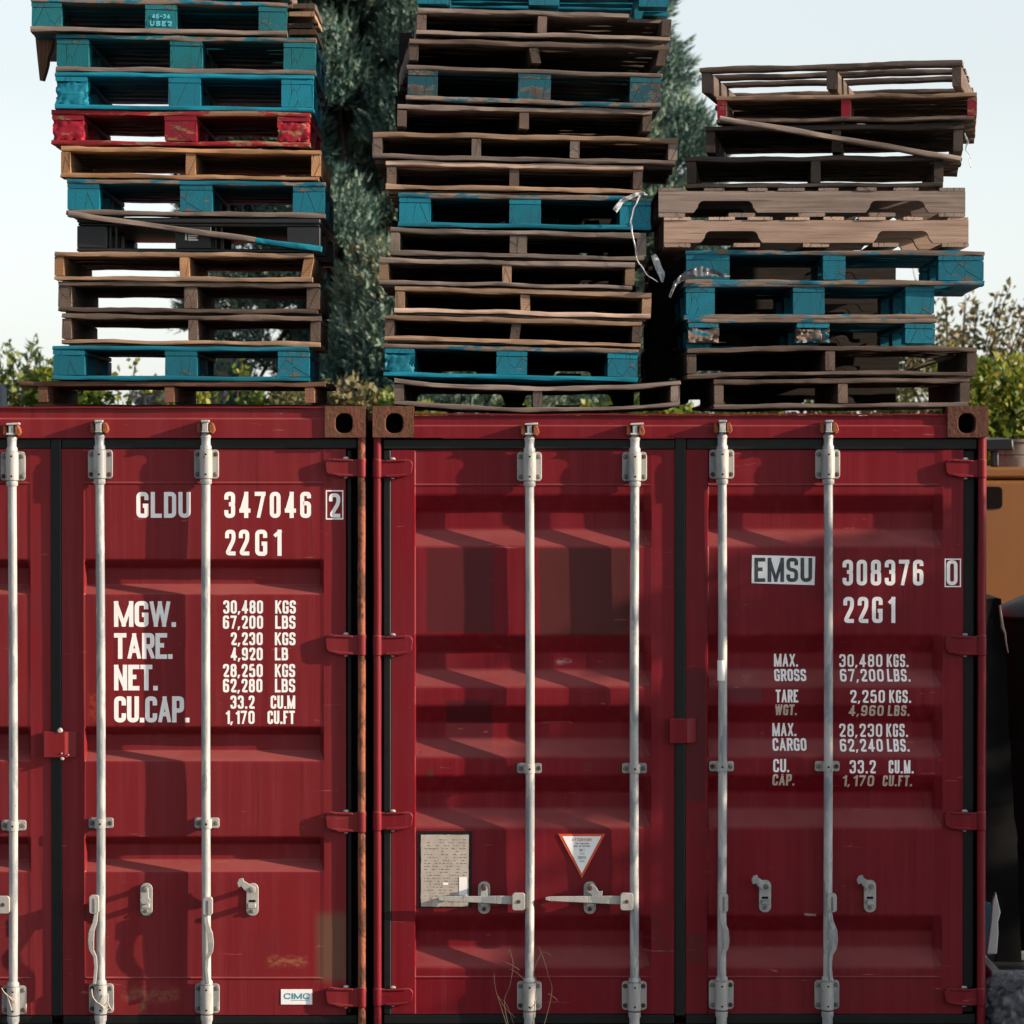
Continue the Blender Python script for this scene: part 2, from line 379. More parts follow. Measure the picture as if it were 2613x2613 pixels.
# ------------------------------------------------------------------ stencil lettering (strokes swept to ribbons that follow the sheet metal)
_r = 0.5
GL = {  # glyph: (relative width, [(points, corner radius, closed)])   in a unit box
 '0': (1, [([(0,0),(1,0),(1,1),(0,1)], .5, True)]),
 '1': (.62, [([(.1,.80),(.75,1),(.75,0)], .0, False)]),
 '2': (1, [([(0,.70),(0,1),(1,1),(1,.62),(0,0),(1,0)], .45, False)]),
 '3': (1, [([(0,.74),(0,1),(1,1),(1,.53),(.38,.53)], .45, False), ([(.38,.53),(1,.53),(1,0),(0,0),(0,.26)], .45, False)]),
 '4': (1.05, [([(.72,0),(.72,1),(0,.24),(1.05,.24)], .0, False)]),
 '5': (1, [([(.95,1),(.08,1),(.03,.55),(.3,.62),(1,.62),(1,0),(0,0),(0,.26)], .3, False)]),
 '6': (1, [([(1,.80),(1,1),(0,1),(0,0),(1,0),(1,.57),(.05,.57)], .42, False)]),
 '7': (1, [([(0,1),(1,1),(.30,0)], .0, False)]),
 '8': (1, [([(0,0),(1,0),(1,.53),(0,.53)], .42, True), ([(.04,.53),(.96,.53),(.96,1),(.04,1)], .42, True)]),
 '9': (1, [([(0,.20),(0,0),(1,0),(1,1),(0,1),(0,.43),(.95,.43)], .42, False)]),
 'A': (1.15, [([(0,0),(.57,1),(1.15,0)], .0, False), ([(.22,.28),(.93,.28)], 0, False)]),
 'B': (1, [([(0,0),(0,1)],0,False), ([(0,1),(.93,1),(.93,.53),(0,.53)], .36, False), ([(.3,.53),(1,.53),(1,0),(0,0)], .36, False)]),
 'C': (1, [([(1,.68),(1,1),(0,1),(0,0),(1,0),(1,.32)], .45, False)]),
 'D': (1, [([(0,0),(0,1)],0,False), ([(0,1),(1,1),(1,0),(0,0)], .42, False)]),
 'E': (.9, [([(.9,1),(0,1),(0,0),(.9,0)], .0, False), ([(0,.53),(.8,.53)], 0, False)]),
 'F': (.88, [([(.88,1),(0,1),(0,0)], .0, False), ([(0,.52),(.75,.52)], 0, False)]),
 'G': (1, [([(1,.72),(1,1),(0,1),(0,0),(1,0),(1,.16)], .42, False), ([(1,.03),(1,.46),(.55,.46)], 0, False)]),
 'H': (1, [([(0,0),(0,1)],0,False), ([(1,0),(1,1)],0,False), ([(0,.5),(1,.5)],0,False)]),
 'I': (.1, [([(.05,0),(.05,1)], 0, False)]),
 'K': (1.05, [([(0,0),(0,1)],0,False), ([(1,1),(.08,.42)],0,False), ([(.36,.60),(1.05,0)],0,False)]),
 'L': (.85, [([(0,1),(0,0),(.85,0)], 0, False)]),
 'M': (1.6, [([(0,0),(0,1),(.80,.0),(1.6,1),(1.6,0)], 0, False)]),
 'N': (1.15, [([(0,0),(0,1),(1.15,0),(1.15,1)], 0, False)]),
 'O': (1, [([(0,0),(1,0),(1,1),(0,1)], .5, True)]),
 'P': (1, [([(0,0),(0,1)],0,False), ([(0,1),(1,1),(1,.45),(0,.45)], .38, False)]),
 'R': (1, [([(0,0),(0,1)],0,False), ([(0,1),(1,1),(1,.48),(0,.48)], .38, False), ([(.55,.48),(1.02,0)],0,False)]),
 'S': (1, [([(1,.72),(1,1),(0,1),(0,.54),(1,.46),(1,0),(0,0),(0,.28)], .4, False)]),
 'T': (1, [([(0,1),(1,1)],0,False), ([(.5,1),(.5,0)],0,False)]),
 'U': (1, [([(0,1),(0,0),(1,0),(1,1)], .48, False)]),
 'W': (1.75, [([(0,1),(.43,0),(.875,1),(1.32,0),(1.75,1)], 0, False)]),
 'X': (1.05, [([(0,0),(1.05,1)],0,False), ([(0,1),(1.05,0)],0,False)]),
 'Y': (1.05, [([(0,1),(.52,.48),(1.05,1)],0,False), ([(.52,.48),(.52,0)],0,False)]),
 '-': (.6, [([(0,.5),(.6,.5)],0,False)]),
}
def _poly(pts, rad, closed):
    """round corners of a polyline"""
    pts = [Vector((p[0], p[1])) for p in pts]; n = len(pts); out = []
    for i, p in enumerate(pts):
        if not closed and i in (0, n - 1): out.append(p); continue
        a, b = pts[i-1], pts[(i+1) % n]
        r = min(rad, (a-p).length * .5, (b-p).length * .5)
        if r < 1e-6: out.append(p); continue
        u = (a-p).normalized(); v = (b-p).normalized()
        for k in range(6):
            t = k / 5
            q0 = p + u * r * (1-t) ** 2 + v * r * t ** 2
            out.append(q0)
    return out
def letters(mb, s, x0, x1, z0, z1, t, gap=0.30, dfun=None, y0=0.0, lift=0.0006, ref=None):
    """write s into the world rectangle x0..x1, z0..z1 with stroke t"""
    wid = {' ': .7, '.': .0, ',': .0}
    ws = [GL[c][0] if c in GL else wid[c] for c in s]
    H = z1 - z0
    # box inset by half a stroke on each side
    total_u = sum(ws); k_adv = sum(1 for _ in s) - 1
    nst = len(s)
    unit = (x1 - x0 - nst * t) / (total_u + gap * k_adv)
    x = x0
    cnt = 0
    for c, wgl in zip(s, ws):
        gx0 = x + t / 2
        if c in '.,':
            cx = gx0; h = t * 1.05
            vs = [(cx - t*.5, z0), (cx + t*.5, z0), (cx + t*.5, z0 + h), (cx - t*.5, z0 + h)]
            if c == ',': vs[0] = (cx - t*.75, z0 - t*.55); vs[1] = (cx - t*.15, z0 - t*.55)
            cnt += 1
            mb.add([(a, (dfun(a, b) if dfun else y0) - lift - 0.0002 * (cnt % 3), b) for a, b in vs], [(0,1,2,3)])
        elif c in GL:
            jobs = []
            for pts, rad, closed in GL[c][1]:
                if rad: jobs.append((pts, rad, closed))
                else: jobs += [([pts[i], pts[i+1]], 0, False) for i in range(len(pts) - 1)]
            for pts, rad, closed in jobs:
                cnt += 1
                P2 = [(gx0 + p[0]*unit, z0 + t/2 + p[1]*(H - t)) for p in pts]
                pl = _poly(P2, rad * unit if rad else 0, closed)
                seq = []; m = len(pl)
                for i in range(m if closed else m - 1):
                    a, b = pl[i], pl[(i+1) % m]
                    k = max(1, int((b-a).length / 0.006)) if (b-a).length > 1e-7 else 0
                    for j in range(k): seq.append(a.lerp(b, j / k))
                if not closed: seq.append(pl[-1])
                q = len(seq); L = []; Rr = []
                diag = (not rad) and abs(pts[0][0]-pts[1][0]) > .12 and abs(pts[0][1]-pts[1][1]) > .12
                tt = t * (.86 if diag else 1)
                for i, p in enumerate(seq):
                    pa = seq[i-1] if (i > 0 or closed) else None
                    pb = seq[(i+1) % q] if (i < q-1 or closed) else None
                    d1 = (p - pa).normalized() if pa is not None else (pb - p).normalized()
                    d2 = (pb - p).normalized() if pb is not None else d1
                    n1 = Vector((-d1.y, d1.x)); n2 = Vector((-d2.y, d2.x))
                    nn = (n1 + n2)
                    nn = nn.normalized() if nn.length > 1e-6 else n1
                    sc = 1 / max(0.6, nn.dot(n1))
                    L.append(p + nn * tt/2 * sc); Rr.append(p - nn * tt/2 * sc)
                if not closed:
                    for (i0, i1, pu) in ((0, 1, pts[0]), (-1, -2, pts[-1])):
                        d = (seq[i0] - seq[i1]).normalized()
                        edge = (pu[1] in (0, 1)) if abs(d.y) > .5 else (pu[0] <= .001 or pu[0] >= wgl - .001)
                        if edge: L[i0] += d * t/2; Rr[i0] += d * t/2
                def cl(p): return (p.x, min(max(p.y, z0), z1))
                vs = []
                for a, b in zip(L, Rr):
                    for p in (a, b):
                        px_, pz_ = cl(p)
                        vs.append((px_, (dfun(px_, pz_) if dfun else y0) - lift - 0.00006 * (cnt % 6), pz_))
                fs = [(2*i, 2*i+1, 2*i+3, 2*i+2) for i in range(q - 1)]
                if closed: fs.append((2*(q-1), 2*(q-1)+1, 1, 0))
                mb.add(vs, fs)
        x = gx0 + t / 2 + wgl * unit + gap * unit
def LT(mb, s, a, b, c, d, t, gap=0.3, dfun=None, y0=0.0, lift=0.0006):
    letters(mb, s, NX(a), NX(b), NZ(d), NZ(c), t / PPM, gap, dfun, y0, lift)
def frame_rect(mb, a, b, c, d, t, dfun, lift=0.0006):
    x0, x1, z0, z1 = px4(a, b, c, d); t /= PPM
    for q in ((x0, x1, z0, z0+t), (x0, x1, z1-t, z1), (x0, x0+t, z0+t, z1-t), (x1-t, x1, z0+t, z1-t)):
        mb.add([(x, dfun(x, z) - lift, z) for x, z in ((q[0],q[2]),(q[1],q[2]),(q[1],q[3]),(q[0],q[3]))], [(0,1,2,3)])

# ------------------------------------------------------------------ ground
def ground():
    mb = MB(); mb.add([(-300,-200,0),(300,-200,0),(300,400,0),(-300,400,0)], [(0,1,2,3)])
    t = NT('packed_dirt'); g = t.n('ShaderNodeNewGeometry').outputs['Position']
    c = t.mix(t.ramp(t.noise(g, 1.1, 8, 0.65), [(0.35, 0.0), (0.65, 1.0)]), (0.055, 0.045, 0.034), (0.085, 0.072, 0.055))
    c = t.mix(t.ramp(t.noise(g, 40, 4), [(0.55, 0.0), (0.7, 0.7)]), c, (0.12, 0.105, 0.085))
    t.bump(t.noise(g, 25, 8, 0.7), 0.5, 0.03)
    tag(mb.build('ground', t.done(c, 0.9)), kind='structure')
ground()
def added_hill():  # low rise added out of view behind the camera to cut sky light
    mb = MB(); nx, ny = 60, 14; vs = []
    for j in range(ny + 1):
        for i in range(nx + 1):
            x = -110 + 160*i/nx; y = -22 - 26*j/ny
            h = 1.6 * math.sin(min(1, j/6) * math.pi/2) * min(1, (nx-i)/8) * min(1, i/6)
            vs.append((x, y, max(-.2, h * (1 + .25*mnoise.noise(Vector((x*.08, y*.1, 0)))) + .5*mnoise.noise(Vector((x*.4, y*.4, 3))) * min(1, h) - .1)))
    mb.add(vs, [(j*(nx+1)+i, j*(nx+1)+i+1, (j+1)*(nx+1)+i+1, (j+1)*(nx+1)+i) for j in range(ny) for i in range(nx)])
    tag(mb.build('added_hill', plain('added_hill_scrub', (0.035, 0.040, 0.020), .9, .5, 1.5)), kind='structure')
added_hill()

# ------------------------------------------------------------------ shipping containers
YD = 0.040           # door sheet plane
YR = YD - 0.033      # locking rod axis
def casting(mb, x0, x1, z0, z1, y0, y1, ax0, ax1, az0, az1):
    ap = round_rect(ax0, ax1, az0, az1, (ax1-ax0) * 0.42, 5)
    cor = [(x1, z0), (x1, z1), (x0, z1), (x0, z0)]
    n = len(ap)
    vs = [(x, y0, z) for x, z in ap] + [(*[cor[i // 6][0]], y0, cor[i // 6][1]) for i in range(n)] + [(x, y0 + 0.09, z) for x, z in ap]
    fs = []
    for i in range(n):
        j = (i+1) % n
        fs.append((n+i, n+j, j, i)) if cor[i//6] != cor[j//6] else fs.append((n+i, j, i))
        fs.append((i, j, 2*n+j, 2*n+i))
    mb.add(vs, fs)
    mb.add([(x0,y1,z0),(x1,y1,z0),(x1,y1,z1),(x0,y1,z1),(x0,y0,z0),(x1,y0,z0),(x1,y0,z1),(x0,y0,z1)],
           [(0,1,2,3),(4,0,3,7),(5,6,2,1),(7,3,2,6),(4,5,1,0)])
    mb.cur = 1
    mb.add([(ax0-.01, y0+.089, az0-.01), (ax1+.01, y0+.089, az0-.01), (ax1+.01, y0+.089, az1+.01), (ax0-.01, y0+.089, az1+.01)], [(0,1,2,3)])
    mb.cur = 0

def make_profile(bps, depth, base, seams, ztop, zbot, r=0.007):
    """bps: px rows (a,b,c,d) of each trough: top edge, floor top, floor bottom, bottom edge"""
    pts = [(ztop, base)]
    for a, b, c, d in bps:
        pts += [(NZ(a), base), (NZ(b), base + depth), (NZ(c), base + depth), (NZ(d), base)]
    pts.append((zbot, base))
    out = [pts[0]]
    for i in range(1, len(pts) - 1):
        p0, p, p1 = [Vector(q) for q in pts[i-1:i+2]]
        u = (p0 - p); v = (p1 - p); rr = min(r, u.length*.4, v.length*.4)
        u.normalize(); v.normalize()
        for t in (0, .5, 1): 
            q = p + u*rr*(1-t)**2 + v*rr*t**2; out.append((q.x, q.y))
    out.append(pts[-1])
    for srow in seams:                       # weld seams: a low ridge across the sheet
        z = NZ(srow)
        out += [(z+.006, base), (z+.002, base-.0035), (z-.002, base-.0035), (z-.004, base)]
    out.sort(key=lambda q: -q[0])
    return out

def door_panel(x0, x1, xa, xb, zt, zb, prof, s, s2=None):
    s2 = s2 or s
    fine_ = [prof[0]]
    for p in prof[1:]:
        q = fine_[-1]; k = max(1, int(abs(q[0]-p[0]) / .045))
        fine_ += [(q[0] + (p[0]-q[0])*i/k, q[1] + (p[1]-q[1])*i/k) for i in range(1, k+1)]
    prof = fine_
    zs = np.array([p[0] for p in prof])[::-1]; ds = np.array([p[1] for p in prof])[::-1]
    def dfun0(x, z):
        k = min(max((x - xa) / s, 0), 1) * min(max((xb - x) / s2, 0), 1)
        return YD + float(np.interp(z, zs, ds)) * k
    xs = [x0, xa, xa + s*.12, xa + s*.88, xa + s] + [xa + s + (xb - xa - s - s2) * i / 14 for i in range(1, 14)] + [xb - s2, xb - s2*.88, xb - s2*.12, xb, x1]
    mb = MB(); vs = []; fs = []
    nx = len(xs); nz = len(prof)
    for j, (z, d) in enumerate(prof):
        for x in xs:
            wob = 0.0034 * mnoise.noise(Vector((x * 2.3, z * 2.1, 3.3))) + 0.0016 * mnoise.noise(Vector((x*7, z*6, 9)))
            edge = 0 if x in (x0, x1) else 1
            vs.append((x, dfun0(x, z) + wob * edge * (1 if xa < x < xb else .4), z))
    for j in range(nz - 1):
        for i in range(nx - 1):
            fs.append((j*nx+i, (j+1)*nx+i, (j+1)*nx+i+1, j*nx+i+1))
    Yg = np.array([v[1] for v in vs]).reshape(nz, nx)[::-1]; Zg = np.array([p[0] for p in prof])[::-1]; Xg = np.array(xs)
    def dfun(x, z):                              # the sheet as built: bilinear over its grid
        i = min(max(int(np.searchsorted(Xg, x)) - 1, 0), nx - 2); j = min(max(int(np.searchsorted(Zg, z)) - 1, 0), nz - 2)
        u = (x - Xg[i]) / max(1e-9, Xg[i+1] - Xg[i]); v = (z - Zg[j]) / max(1e-9, Zg[j+1] - Zg[j])
        u = min(max(u, 0), 1); v = min(max(v, 0), 1)
        return float((Yg[j, i]*(1-u) + Yg[j, i+1]*u)*(1-v) + (Yg[j+1, i]*(1-u) + Yg[j+1, i+1]*u)*v)
    mb.add(vs, fs)
    yb = YD + 0.09
    mb.add([(x0,YD,zb),(x1,YD,zb),(x1,YD,zt),(x0,YD,zt),(x0,yb,zb),(x1,yb,zb),(x1,yb,zt),(x0,yb,zt)],
           [(0,1,5,4),(1,2,6,5),(2,3,7,6),(3,0,4,7),(4,5,6,7)])
    return mb, dfun

def rod_mesh(x, ytop_head=1076, ybot=2650, brk=(1147, 1222), brk2=(2510, 2586), wb=0.0):
    """locking rod with collars and cam head; small bow wb"""
    mb = MB(); X = NX(x); r = 0.0178
    zt = NZ(brk[1]); zb = NZ(brk2[0])
    body = []
    for i in range(13):
        f = i / 12; z = zb - .005 + (zt - zb + .01) * f
        body.append((X + wb * math.sin(f * math.pi) , YR, z))
    mb.ring_tube(body, [r]*13, 18)
    mb.lathe_z(X, YR, [(NZ(brk[1]+14), .0200), (NZ(brk[1]+11), .0235), (NZ(brk[1]+1), .0235)], 18)
    mb.lathe_z(X, YR, [(NZ(brk2[0]-1), .0240), (NZ(brk2[0]-8), .0240), (NZ(brk2[0]-13), .0195)], 18)
    mb.lathe_z(X, YR, [(NZ(brk2[1]+60), .0215), (NZ(brk2[1]+20), .0205), (NZ(brk2[1]+14), .0245), (NZ(brk2[1]+2), .0245)], 18)
    mb.lathe_z(X, YR, [(NZ(brk[0]), .0225), (NZ(brk[0]-8), .0225), (NZ(brk[0]-13), .0180), (NZ(brk[0]-27), .0185), (NZ(brk[0]-33), .0210), (NZ(brk[0]-38), .0165), (NZ(brk[0]-44), .0150)], 18)
    return mb
def cam_mesh(x, base=1104, turned=False):
    mb = MB(); X = NX(x); z0 = NZ(base); z1 = NZ(base - 28)
    h = z1 - z0
    if not turned:
        mb.box(X-.010, X+.010, YR-.026, YR+.008, z0, z1)
        mb.hexa([(X-.020,YR-.030,z0),(X+.026,YR-.026,z0),(X+.026,YR+.006,z0),(X-.020,YR+.006,z0),
                 (X-.019,YR-.030,z0+.008),(X+.025,YR-.026,z0+.009),(X+.025,YR+.006,z0+.009),(X-.019,YR+.006,z0+.008)])
        mb.hexa([(X-.020,YR-.034,z1-.005),(X+.034,YR-.030,z1-.003),(X+.034,YR+.006,z1-.003),(X-.020,YR+.006,z1-.005),
                 (X-.019,YR-.034,z1+.003),(X+.033,YR-.030,z1+.006),(X+.033,YR+.006,z1+.006),(X-.019,YR+.006,z1+.003)])
    else:
        mb.box(X-.013, X+.011, YR-.034, YR+.008, z0+.006, z1-.002)
        mb.box(X-.016, X+.016, YR-.040, YR+.006, z1-.003, z1+.007)
        mb.box(X-.015, X+.013, YR-.036, YR+.006, z0, z0+.007)
    return mb
def keeper_mesh(x, base=1104):
    mb = MB(); X = NX(x); z0 = NZ(base+2); z1 = NZ(base-26)
    for sgn, wd, pr in ((1, .026, .030), (-1, .020, .022)):
        xa = X + sgn * .014; xb = X + sgn * (.014 + wd)
        if sgn < 0: xa, xb = xb, xa
        zc = (z0 + z1) / 2
        mb.extrude_y([(xa, z0+.004), (xa+.6*(xb-xa), z0-.002), (xb, z0+.012), (xb-.004, zc+.008), (xa+.55*(xb-xa), z1+.001), (xa, z1-.003)], YR-pr, 0.028)
    return mb
def bracket_mesh(x, ya, yb, big=True, seed=0, dfun=None):
    rng = random.Random(seed)
    mb = MB(); X = NX(x); z0, z1 = NZ(yb), NZ(ya); hw = 31.5 / PPM
    yf = YD - 0.0065
    mb.extrude_y(round_rect(X-hw, X+hw, z0, z1, (9 if big else 6) / PPM, 4), yf, YD + 0.006)
    rr = .0262 if big else .0225
    mb.lathe_z(X, YR+.002, [(z0+.001, rr-.002), (z0+.004, rr), (z1-.004, rr), (z1-.001, rr-.002)], 20)
    cols = []
    zz = (z0 + 12/PPM, z1 - 12/PPM) if big else ((z0+z1)/2,)
    for z in zz:
        for sx in (-1, 1):
            mb.cur = 2 if rng.random() < 0.42 else 1
            bx = X + sx * (hw - 7.5/PPM)
            mb.ring_tube([(bx, YD, z), (bx, yf-.006, z), (bx, yf-.0085, z)], [.0092, .0088, .005], 10)
        mb.cur = 3
        mb.ring_tube([(X + .001, YR+.002-rr+.003, z), (X+.001, YR+.002-rr-.0012, z)], [.0042, .0042], 10)
    mb.cur = 0
    return mb
PL = None
def catch_mesh(x, y0, y1, pose, seed=0):
    """handle catch: slotted plate with bolts and a pivoting latch; pose: 'closed' | 'open' | 'front'"""
    mb = MB(); hw = 15.5 / PPM; X = NX(x); z0, z1 = NZ(y1), NZ(y0)
    yf = YD - .007
    mb.extrude_y(round_rect(X-hw, X+hw, z0, z1, 14.5/PPM, 6), yf, YD+.004)
    mb.box(X-hw*.62, X+hw*.62, YR-.012, yf, z0+(z1-z0)*.27, z0+(z1-z0)*.40)          # lower lip
    mb.cur = 3
    mb.box(X-hw*.55, X+hw*.55, yf-.0015, yf+.002, z0+(z1-z0)*.42, z0+(z1-z0)*.49)     # slot
    mb.cur = 2 if seed % 2 else 1
    mb.ring_tube([(X, yf, z0+.019), (X, yf-.008, z0+.019)], [.0085, .007], 10)
    zt = z1 - .020
    mb.ring_tube([(X, yf, zt), (X, YR-.020, zt), (X, YR-.023, zt)], [.011, .011, .007], 12)
    mb.cur = 0
    yl0, yl1 = YR-.018, YR-.010
    if pose == 'front':
        mb.extrude_y([(X-.013,zt-.058),(X+.013,zt-.058),(X+.022,zt-.040),(X+.014,zt-.034),(X+.012,zt+.004),(X-.012,zt+.004),(X-.014,zt-.034),(X-.022,zt-.040)], yl0, yl1)
    elif pose == 'right':
        mb.extrude_y([(X+.020,zt-.052),(X+.046,zt-.046),(X+.050,zt-.012),(X+.034,zt-.014),(X+.026,zt+.002),(X+.006,zt+.016),(X-.014,zt+.008),(X-.014,zt-.012),(X+.004,zt-.026)], yl0, yl1)
    else:
        mb.extrude_y([(X+.014,zt-.012),(X+.016,zt+.008),(X-.006,zt+.020),(X-.030,zt+.034),(X-.034,zt+.046),(X-.050,zt+.042),(X-.057,zt+.026),(X-.052,zt+.008),(X-.040,zt+.012),(X-.030,zt-.002),(X-.012,zt-.014)], yl0, yl1)
    return mb
def handle_down(x, side=1, ytop=2284, ybot=2512):
    """bar handle hanging beside its rod, cranked, with a forked hub"""
    mb = MB(); 
    def q(dx, y): return (NX(x + side*dx), NZ(y))
    h = ybot - ytop
    hub = round_rect(NX(x-12), NX(x+12), NZ(ytop+47), NZ(ytop), 7/PPM, 4)
    mb.extrude_y(hub, YR-.040, YR-.010)
    mb.cur = 1
    mb.box(NX(x-2), NX(x+3), YR-.0415, YR-.039, NZ(ytop+44), NZ(ytop+8))
    mb.cur = 0
    prof = [(-6, 40, 9), (-2, 70, 12), (6, 92, 14), (8, 118, 15), (7, 140, 12), (-2, 158, 9), (-4, 185, 8), (0, h, 8)]
    pts = []
    for dx, y, wd in prof: pts.append((q(dx - wd/2*side*side, ytop + y), q(dx + wd/2, ytop + y)))
    for i in range(len(pts) - 1):
        (a, b), (c, d) = pts[i], pts[i+1]
        if a[0] > b[0]: a, b, c, d = b, a, d, c
        wob = [0, .006, .010, .008, .002, 0, 0, 0]
        y0a = YR - .034 - wob[i]; y0b = YR - .034 - wob[i+1]
        mb.add([(c[0],y0b,c[1]),(d[0],y0b,d[1]),(d[0],y0b+.012,d[1]),(c[0],y0b+.012,c[1]),
                (a[0],y0a,a[1]),(b[0],y0a,b[1]),(b[0],y0a+.012,b[1]),(a[0],y0a+.012,a[1])],
               [(0,3,2,1),(4,5,6,7),(0,1,5,4),(1,2,6,5),(2,3,7,6),(3,0,4,7)])
    return mb
def handle_flat(xtip, xhub, y):
    """bar handle swung flat across the door, hub at the rod"""
    mb = MB(); z = NZ(y)
    mb.extrude_y(round_rect(NX(xhub-17), NX(xhub+16), NZ(y+24), NZ(y-20), 7/PPM, 4), YR-.036, YR-.006)
    x0, x1 = NX(xtip), NX(xhub-10)
    secs = [(0, .0055), (.06, .009), (.35, .0115), (.55, .013), (.75, .0155), (1.0, .0165)]
    for (f0, h0), (f1, h1) in zip(secs[:-1], secs[1:]):
        xa, xb = x0 + (x1-x0)*f0, x0 + (x1-x0)*f1
        za, zb = z + .002 + .006*(1-f0), z + .002 + .006*(1-f1)
        mb.hexa([(xa,YR-.026,za-h0),(xb,YR-.026,zb-h1),(xb,YR-.012,zb-h1),(xa,YR-.012,za-h0),
                 (xa,YR-.026,za+h0),(xb,YR-.026,zb+h1),(xb,YR-.012,zb+h1),(xa,YR-.012,za+h0)])
    mb.cur = 2
    mb.ring_tube([(NX(xhub), YR-.036, z-.002), (NX(xhub), YR-.039, z-.002)], [.0085, .007], 10)
    mb.cur = 0
    return mb
def hinge_mesh(xleaf, xpost, ya, yb):
    """xleaf: leaf tip, xpost: barrel centre (px)"""
    mb = MB(); s = 1 if xpost > xleaf else -1
    h = yb - ya
    A = [(0, .25), (5, .06), (14, 0.0), (60, .10), (84, .02), (84, .98), (62, .98), (36, 1.0), (12, .90), (3, .74)]
    pts = [(NX(xleaf + s*dx), NZ(ya + h*f)) for dx, f in A]
    if s > 0: pts = pts[::-1]
    mb.extrude_y(pts, YD-.021, YD-.0005)
    rim = [(NX(xleaf + s*dx), NZ(ya + h*f)) for dx, f in [(16, .0), (70, .04), (70, .16), (18, .13)]]
    if s > 0: rim = rim[::-1]
    mb.extrude_y(rim, YD-.026, YD-.0208)
    rim = [(NX(xleaf + s*dx), NZ(ya + h*f)) for dx, f in [(12, .78), (70, .86), (70, .97), (36, .99)]]
    if s > 0: rim = rim[::-1]
    mb.extrude_y(rim, YD-.026, YD-.0208)
    mb.lathe_z(NX(xpost), YD-.014, [(NZ(yb+1), .0165), (NZ(yb-3), .0185), (NZ(ya+3), .0185), (NZ(ya-1), .0165)], 16)
    mb.cur = 1
    mb.ring_tube([(NX(xleaf + s*52), YD-.006, NZ(ya+1)), (NX(xleaf+s*52), YD-.006, NZ(ya-5))], [.014, .009], 10, squash=.6)
    mb.ring_tube([(NX(xleaf + s*52), YD-.006, NZ(yb-3)), (NX(xleaf+s*52), YD-.006, NZ(yb+4))], [.010, .007], 10, squash=.6)
    mb.cur = 0
    return mb

